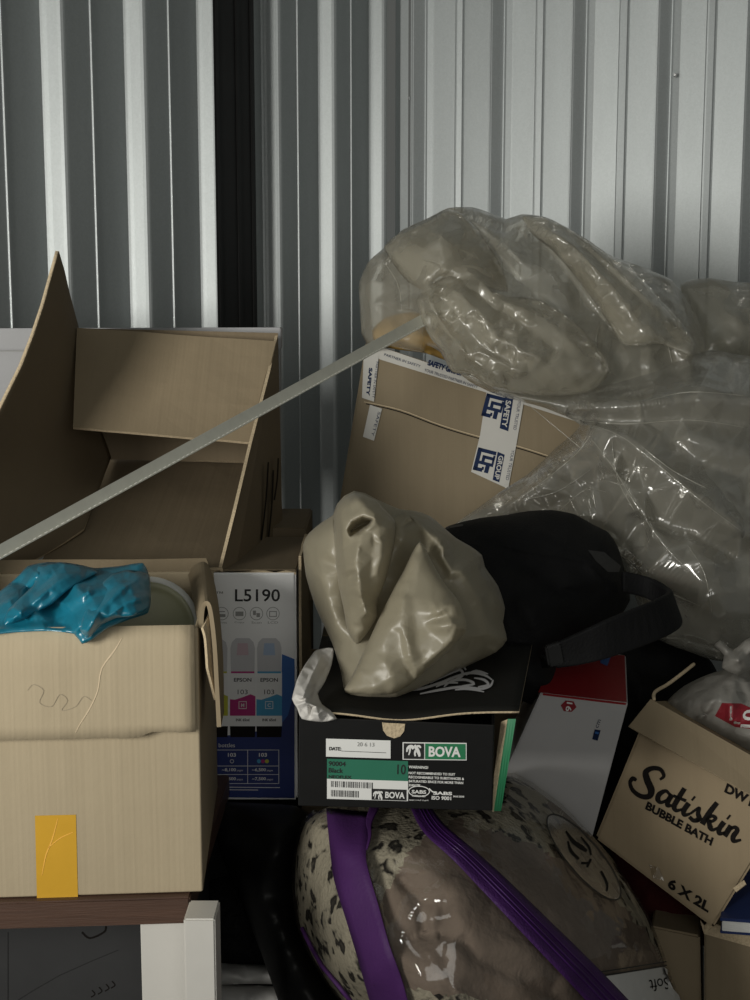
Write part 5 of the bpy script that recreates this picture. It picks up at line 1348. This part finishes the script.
poly_decal(SPL, [[(690, 748), (735, 772), (734, 778), (712, 770), (690, 758)]], M['clear_tape'], 'clear_tape', sx_, 'scrap of clear tape under the flap', extra=.001)
obj('torn_corner', panel([W(733, 888, 1.79), W(744, 880, 1.79), W(746, 884, 1.785), (W(736, 892, 1.785))], .003, KE, 'torn_corner', 1), sx_)['label'] = 'torn pale board corner'
# twine-like torn strip above
tube(spline3([W(654, 700, 1.93), W(655, 692, 1.95), W(668, 684, 1.98), (W(684, 672, 2.0)), W(694, 664, 2.02)], 6), .0028, M['kraft_edge'], 'torn_strip', sx_)['label'] = 'thin torn strip of board'

dg_ = soft('dark_filler', [(590, 640, 2.34), (630, 630, 2.34), (680, 640, 2.34), (720, 680, 2.34), (720, 900, 2.3), (590, 900, 2.3), (575, 780, 2.32)], [(640, 700, 2.28), (650, 800, 2.26), (610, 760, 2.28)], M['black_cloth'], T=.12, R=.03, d0=22, jit=.008, gap=16, it=3, seed=44)  # added dark filler that hides the steel wall and keeps the gap dark
tag(dg_, 'invented dark cloth filler darkening the gap between the red topped carton and the bubble bath carton', 'bag')
# white tied bag sitting in the carton top
wg = thing('plastic_bag', 'white tied plastic bag with a red hexagon mark above the bubble bath carton', 'plastic bag', W(730, 740, 2.0))
wbd = soft('body', [(664, 716, 2.02), (668, 700, 2.04), (684, 686, 2.05), (704, 676, 2.05), (722, 670, 2.05), (738, 666, 2.05), (760, 672, 2.05), (800, 690, 2.05), (830, 730, 2.0), (820, 800, 1.97), (770, 775, 1.96), (740, 755, 1.97), (705, 735, 1.99), (675, 720, 2.0)],
          [(700, 700, 1.97), (725, 700, 1.95), (740, 725, 1.93), (710, 718, 1.96), (770, 720, 1.93), (770, 750, 1.93)], M['white_bag'], wg, T=.10, R=.03, d0=20, jit=.005, gap=10, it=2, seed=41,
          folds=(([(735, 670), (718, 690), (704, 715)], -.01), ([(738, 670), (732, 695), (730, 720)], -.01), ([(742, 670), (752, 700), (760, 730)], -.01), ([(730, 672), (706, 688), (682, 706)], .008), ([(670, 705), (700, 712), (735, 728)], .008)))
kn = soft('knot', [(722, 668, 2.0), (724, 655, 2.0), (714, 645, 2.02), (720, 640, 2.02), (733, 650, 2.0), (745, 640, 2.0), (765, 632, 2.02), (770, 645, 2.02), (752, 656, 2.0), (752, 668, 2.0), (738, 675, 1.99)], [(738, 660, 1.95), (730, 655, 1.97), (750, 650, 1.98)], M['white_bag'], wg, T=.03, R=.012, d0=9, jit=.005, gap=6, it=1, seed=42, dens=4)
ws = Surf(wbd, .002)
poly_decal(ws, [[(722, 703), (741, 703.5), (760, 712), (760, 730), (735, 727), (715, 716)]], M['red_ink'], 'hexagon_mark', wg, 'red printed hexagon', dens=4)
text(ws, '10', (753, 728), (757, 710), 13, M['white_ink'], wg, label='white sideways printed number', bold=.02, extra=.0015, up=(-1, -.05))

# ------------------------------------------------------------------ lower right: maroon cloth, cartons, book
mc = soft('maroon_cloth', [(610, 850, 2.02), (650, 845, 2.04), (700, 870, 2.04), (760, 880, 2.04), (760, 950, 1.98), (700, 945, 1.97), (660, 935, 1.97), (635, 905, 1.98)], [(660, 890, 1.97), (700, 910, 1.96)], M['maroon'], T=.08, R=.03, d0=20, jit=.005, gap=12, it=3, seed=51)
tag(mc, 'dark maroon cloth squeezed beneath the bubble bath carton', 'cloth')
zA = ZY(935, 1.88)
ca_ = thing('cardboard_box', 'small brown carton at the bottom edge beside the bedding bag', 'box', W(680, 990, 1.95))
qa = [W(651, 926, 1.90), W(700, 936, 1.88), W(702, 1040, 1.86), W(655, 1040, 1.88)]
obj('body', quad_box(qa, .16, bevel=.003, mat=M['kraft'], name='body'), ca_)
cb_ = thing('cardboard_box', 'brown carton with a ragged torn edge in the bottom right corner', 'box', W(740, 990, 1.9))
qb = [W(704, 924, 1.86), W(800, 950, 1.80), W(800, 1045, 1.78), W(704, 1045, 1.84)]
obj('body', quad_box(qb, .18, bevel=.003, mat=M['kraft'], name='body'), cb_)
rr = random.Random(8); pts = []
top = [(700 + i * 4.2, 922 + i * 1.15 + rr.uniform(-3, 2.5)) for i in range(20)]
bot = [(782, 956), (740, 944), (704, 934)]
obj('torn_flap', panel([W(x, y, 1.85 - (x - 704) / 96 * .06) for x, y in top] + [W(x, y, 1.845 - (x - 704) / 96 * .06) for x, y in bot], .003, KE, 'torn_flap', 1), cb_)['label'] = 'ragged torn flap edge'
bo = thing('book', 'navy blue book lying flat below the bubble bath carton at the right edge', 'book', W(750, 930, 1.87))
c0 = W(716, 924, 1.82)
def bkf(pz0, pz1, m, nm, inset=0, lab=None):
    q0 = [W(720 + inset, pz0, 1.80), W(800, pz0 + 6, 1.76), W(800, pz1 + 6, 1.76), W(720 + inset, pz1, 1.80)]
    dvv = Vector((.05, .14, .012))
    o = obj(nm, hexa(q0 + [p + dvv for p in q0], .0008, m, nm), bo)
    if lab: o['label'] = lab
bkf(918, 921, M['book_blue'], 'cover')
bkf(921.2, 931, M['paper'], 'pages', 2, 'white page block')
bkf(931.2, 933.5, M['book_blue'], 'back_cover')

# ------------------------------------------------------------------ BEDDING in its clear zipped bag
BO = [(306, 822, 1.60), (330, 806, 1.60), (380, 800, 1.62), (430, 796, 1.64), (470, 790, 1.66), (500, 776, 1.74), (512, 776, 1.75), (530, 786, 1.75), (560, 808, 1.75), (590, 836, 1.74), (612, 862, 1.74), (630, 890, 1.73), (645, 915, 1.72), (658, 945, 1.71), (668, 975, 1.70), (680, 1005, 1.69), (700, 1080, 1.66), (380, 1090, 1.5),
      (352, 1015, 1.54), (330, 985, 1.56), (312, 955, 1.58), (300, 925, 1.60), (295, 890, 1.61), (297, 850, 1.61)]
BI = [(340, 850, 1.53), (400, 840, 1.50), (460, 830, 1.53), (510, 815, 1.62), (550, 840, 1.62), (330, 920, 1.51), (380, 920, 1.44), (440, 890, 1.44), (500, 880, 1.49), (560, 890, 1.54), (600, 910, 1.58), (400, 980, 1.40), (460, 960, 1.40), (520, 950, 1.43), (580, 960, 1.49), (630, 970, 1.57), (360, 980, 1.45),
      (450, 1040, 1.38), (550, 1040, 1.42), (640, 1050, 1.54)]
bl = soft('fleece_blanket', BO, BI, M['taupe'], T=.15, R=.06, d0=46, jit=.006, gap=22, it=4, sub=2, seed=61, dens=10,
          folds=(([(400, 880), (420, 900), (425, 935)], .02), ([(430, 895), (445, 910), (440, 935)], .018), ([(405, 940), (430, 930), (470, 945)], .015), ([(460, 870), (500, 900), (540, 940)], .012), ([(480, 960), (520, 975), (560, 1000)], .012), ([(395, 955), (440, 975), (470, 1005)], -.012), ([(520, 850), (570, 890), (610, 935)], .008)))
tag(bl, 'taupe and spotted fleece blanket folded inside the clear zipped bag', 'blanket')
me = bl.data; me.materials.append(M['leopard'])
LZ = [[(480, 770), (520, 770), (700, 960), (690, 1000), (640, 925), (610, 895), (580, 870), (545, 850), (500, 835), (470, 828), (430, 800)],
      [(360, 790), (470, 790), (460, 818), (430, 832), (405, 860), (388, 890), (372, 905), (355, 850)],
      [(280, 800), (350, 800), (350, 860), (358, 900), (372, 960), (395, 1020), (420, 1100), (280, 1100)],
      [(395, 985), (430, 990), (500, 1003), (560, 1060), (400, 1100)]]
for p in me.polygons:
    c = p.center
    d = c - CAM
    dy = d.y * ca - d.z * sa; dzz = d.y * sa + d.z * ca
    px = 375 + F * d.x / dy; py = 500 - F * dzz / dy
    px += 7 * noise.noise(Vector((px * .06, py * .06, 0))); py += 7 * noise.noise(Vector((px * .06, py * .06, 5)))
    for z_ in LZ:
        if inside(px, py, z_): p.material_index = 1; break
# the bag: shell slightly outside the blanket, bands and zip lying on it
bz = thing('bedding_bag', 'clear vinyl bedding bag with purple bands and zip below the shoe carton', 'bag', W(480, 1060, 1.6))
BO2 = [(x + (3 if x > 480 else -3), y + (-3 if y < 830 else 0), Y) for x, y, Y in BO]
BI2 = [(x, y, Y - .022) for x, y, Y in BI]
sh = soft('cover', BO2, BI2, M['pvc'], bz, T=.18, R=.06, d0=46, jit=.004, gap=26, it=4, sub=2, seed=62, dens=10,
          folds=(([(470, 820), (455, 850), (445, 880)], -.008), ([(395, 875), (420, 895), (450, 900)], -.008), ([(420, 900), (405, 930), (400, 945)], -.006), ([(340, 840), (345, 870), (340, 900)], -.004), ([(520, 880), (560, 930), (600, 980)], .006)))
sv = Surf(sh, .003)
def band(L_, R_, m, name, parent, lab=None, n=24, extra=0.0, cross=5, bulge=0.0):
    V = []; Fc = []
    def smp(P_, t_):
        f = t_ * (len(P_) - 1); i = min(int(f), len(P_) - 2); f -= i
        p0 = Vector(P_[max(0, i - 1)]); p1 = Vector(P_[i]); p2 = Vector(P_[i + 1]); p3 = Vector(P_[min(len(P_) - 1, i + 2)])
        return 0.5 * ((2 * p1) + (p2 - p0) * f + (2 * p0 - 5 * p1 + 4 * p2 - p3) * f * f + (3 * p1 - p0 - 3 * p2 + p3) * f ** 3)
    for j in range(n + 1):
        a_ = smp(L_, j / n); b_ = smp(R_, j / n)
        for k in range(cross + 1):
            c = a_.lerp(b_, k / cross)
            V.append(sv(c.x, c.y, extra + bulge * math.sin(math.pi * k / cross)))
    for j in range(n):
        for k in range(cross):
            i = j * (cross + 1) + k
            Fc.append((i, i + 1, i + cross + 2, i + cross + 1))
    me = newmesh(name, V, Fc, m, smooth=True); o = obj(name, me, parent)
    md = o.modifiers.new('solid', 'SOLIDIFY'); md.thickness = .0012; md.offset = 1
    if lab: o['label'] = lab
    return o
band([(326, 808), (330, 850), (334, 880), (346, 920), (358, 960), (372, 1010), (384, 1050)], [(372, 812), (366, 850), (368, 870), (378, 905), (389, 945), (403, 985), (416, 1040)], M['purple'], 'strap_band', bz, 'wide purple webbing band')
band([(370, 806), (366, 820), (368, 835), (366, 848)], [(380, 806), (372, 822), (371, 836), (367, 850)], M['purple'], 'band_edge', bz, 'purple piping fold')
zl = [(410, 806), (424, 832), (456, 862), (490, 898), (525, 935), (560, 972), (600, 1015), (640, 1060)]
zr = [(432, 808), (446, 826), (478, 853), (514, 886), (550, 921), (585, 955), (625, 996), (670, 1045)]
band(zl, zr, M['purple_zip'], 'zip_tape', bz, 'purple zip tape crossing the bag', n=40, extra=.002, cross=6)
for f0, f1 in ((.36, .44), (.50, .58), (.70, .75)):
    La = [(l[0] + (r[0] - l[0]) * f0, l[1] + (r[1] - l[1]) * f0) for l, r in zip(zl, zr)]; Ra = [(l[0] + (r[0] - l[0]) * f1, l[1] + (r[1] - l[1]) * f1) for l, r in zip(zl, zr)]
    band(La, Ra, M['purple_teeth'], 'zip_cord', bz, 'raised cord of the zip', n=40, extra=.0035, cross=2, bulge=.0015)
# purple side piping at the lower left
tube([sv(x, y, .002) for x, y in ((302, 928), (310, 945), (322, 966), (338, 985), (352, 1003))], .003, M['purple'], 'piping', bz)['label'] = 'purple piping on the lower left seam'
# printed emblem ring on the bag
M['emblem_grey'] = film('printed_grey_vinyl', (.20, .195, .19, 1), .40, .2, .2, .1, 10, .2)
poly_decal(sv, [ellipse(584, 857, 54, 16, math.radians(50), 40)], M['emblem_grey'], 'emblem_field', bz, 'hazy grey oval print', extra=.0008, dens=6)
poly_decal(sv, ring(584, 857, 55, 17, 1.5, math.radians(50), 60), M['black'], 'emblem_ring', bz, 'thin dark oval outline', extra=.002)
em = []
for s_ in ([(565, 840, 2), (572, 850, 5), (580, 856, 6), (586, 860, 3)], [(567, 850, 2), (570, 860, 4), (578, 868, 3)], [(580, 846, 2), (588, 856, 3), (590, 864, 2)], [(580, 872, 3), (588, 872, 3)], [(590, 868, 3), (586, 876, 3)], [(600, 880, 3), (606, 892, 3), (606, 900, 2)]):
    em += stroke_polys([(x + 1, y - 9, w_ * .8) for x, y, w_ in s_], 2, 3)
poly_decal(sv, em, M['ink_brown'], 'emblem_figure', bz, 'dark animal figure in the oval', extra=.002)
# card insert
poly_decal(sv, [[(601, 977), (620, 974), (645, 970), (669, 966), (684, 1010), (700, 1050), (660, 1060), (630, 1010)]], M['white_carton'], 'card_insert', bz, 'white card insert', extra=.0006, dens=7)
poly_decal(sv, sum([stroke_polys([(600, 976 - d_, 1.2), (620, 973 - d_, 1.2), (645, 969 - d_, 1.2), (667, 965.5 - d_, 1.2)], 1.4, 4) for d_ in (0, 4)], []), M['black'], 'card_border', bz, 'double black rule on the card', extra=.002)
text(sv, 'Soft', (668, 977), (649, 980), 12, M['ink_brown'], bz, label='upside down red-brown word on the card', extra=.0022)

# ------------------------------------------------------------------ light
def area(name, loc, target, size, power, col=(1, 1, 1), sy=None):
    ld_ = bpy.data.lights.new(name, 'AREA'); ld_.energy = power; ld_.color = col; ld_.shape = 'RECTANGLE'; ld_.size = size; ld_.size_y = sy or size
    o = bpy.data.objects.new(name, ld_); COL.objects.link(o); o.location = loc
    o.rotation_euler = (Vector(target) - Vector(loc)).to_track_quat('-Z', 'Y').to_euler()
    return o
dl_ = area('doorway_daylight', (-1.70, -.55, 1.50), (.05, 2.7, 1.85), .75, 21, (1, .98, .91), .9)
dl_.data.spread = math.radians(95)
d2_ = area('fill_light', (.25, -1.1, 1.55), (0, 2.0, 1.05), 1.3, 4.6, (1, .99, .93), 1.0)  # soft fill added to brighten the printer carton, no source of its own
d2_.data.spread = math.radians(120)
w = bpy.data.worlds.new('world'); S.world = w; w.use_nodes = True
w.node_tree.nodes['Background'].inputs[0].default_value = (.97, 1, .93, 1)
w.node_tree.nodes['Background'].inputs[1].default_value = .085

# ------------------------------------------------------------------ camera
cd = bpy.data.cameras.new('camera'); cam = bpy.data.objects.new('camera', cd); COL.objects.link(cam)
cam.location = CAM; cam.rotation_euler = (math.radians(90) - PITCH, 0, 0)
cd.sensor_fit = 'AUTO'; cd.sensor_width = 36; cd.lens = F / 1000 * 36
cd.clip_start = .02
S.camera = cam
S.view_settings.view_transform = 'Standard'; S.view_settings.look = 'None'
S.view_settings.exposure = 0; S.view_settings.gamma = 1; S.view_settings.use_curve_mapping = False
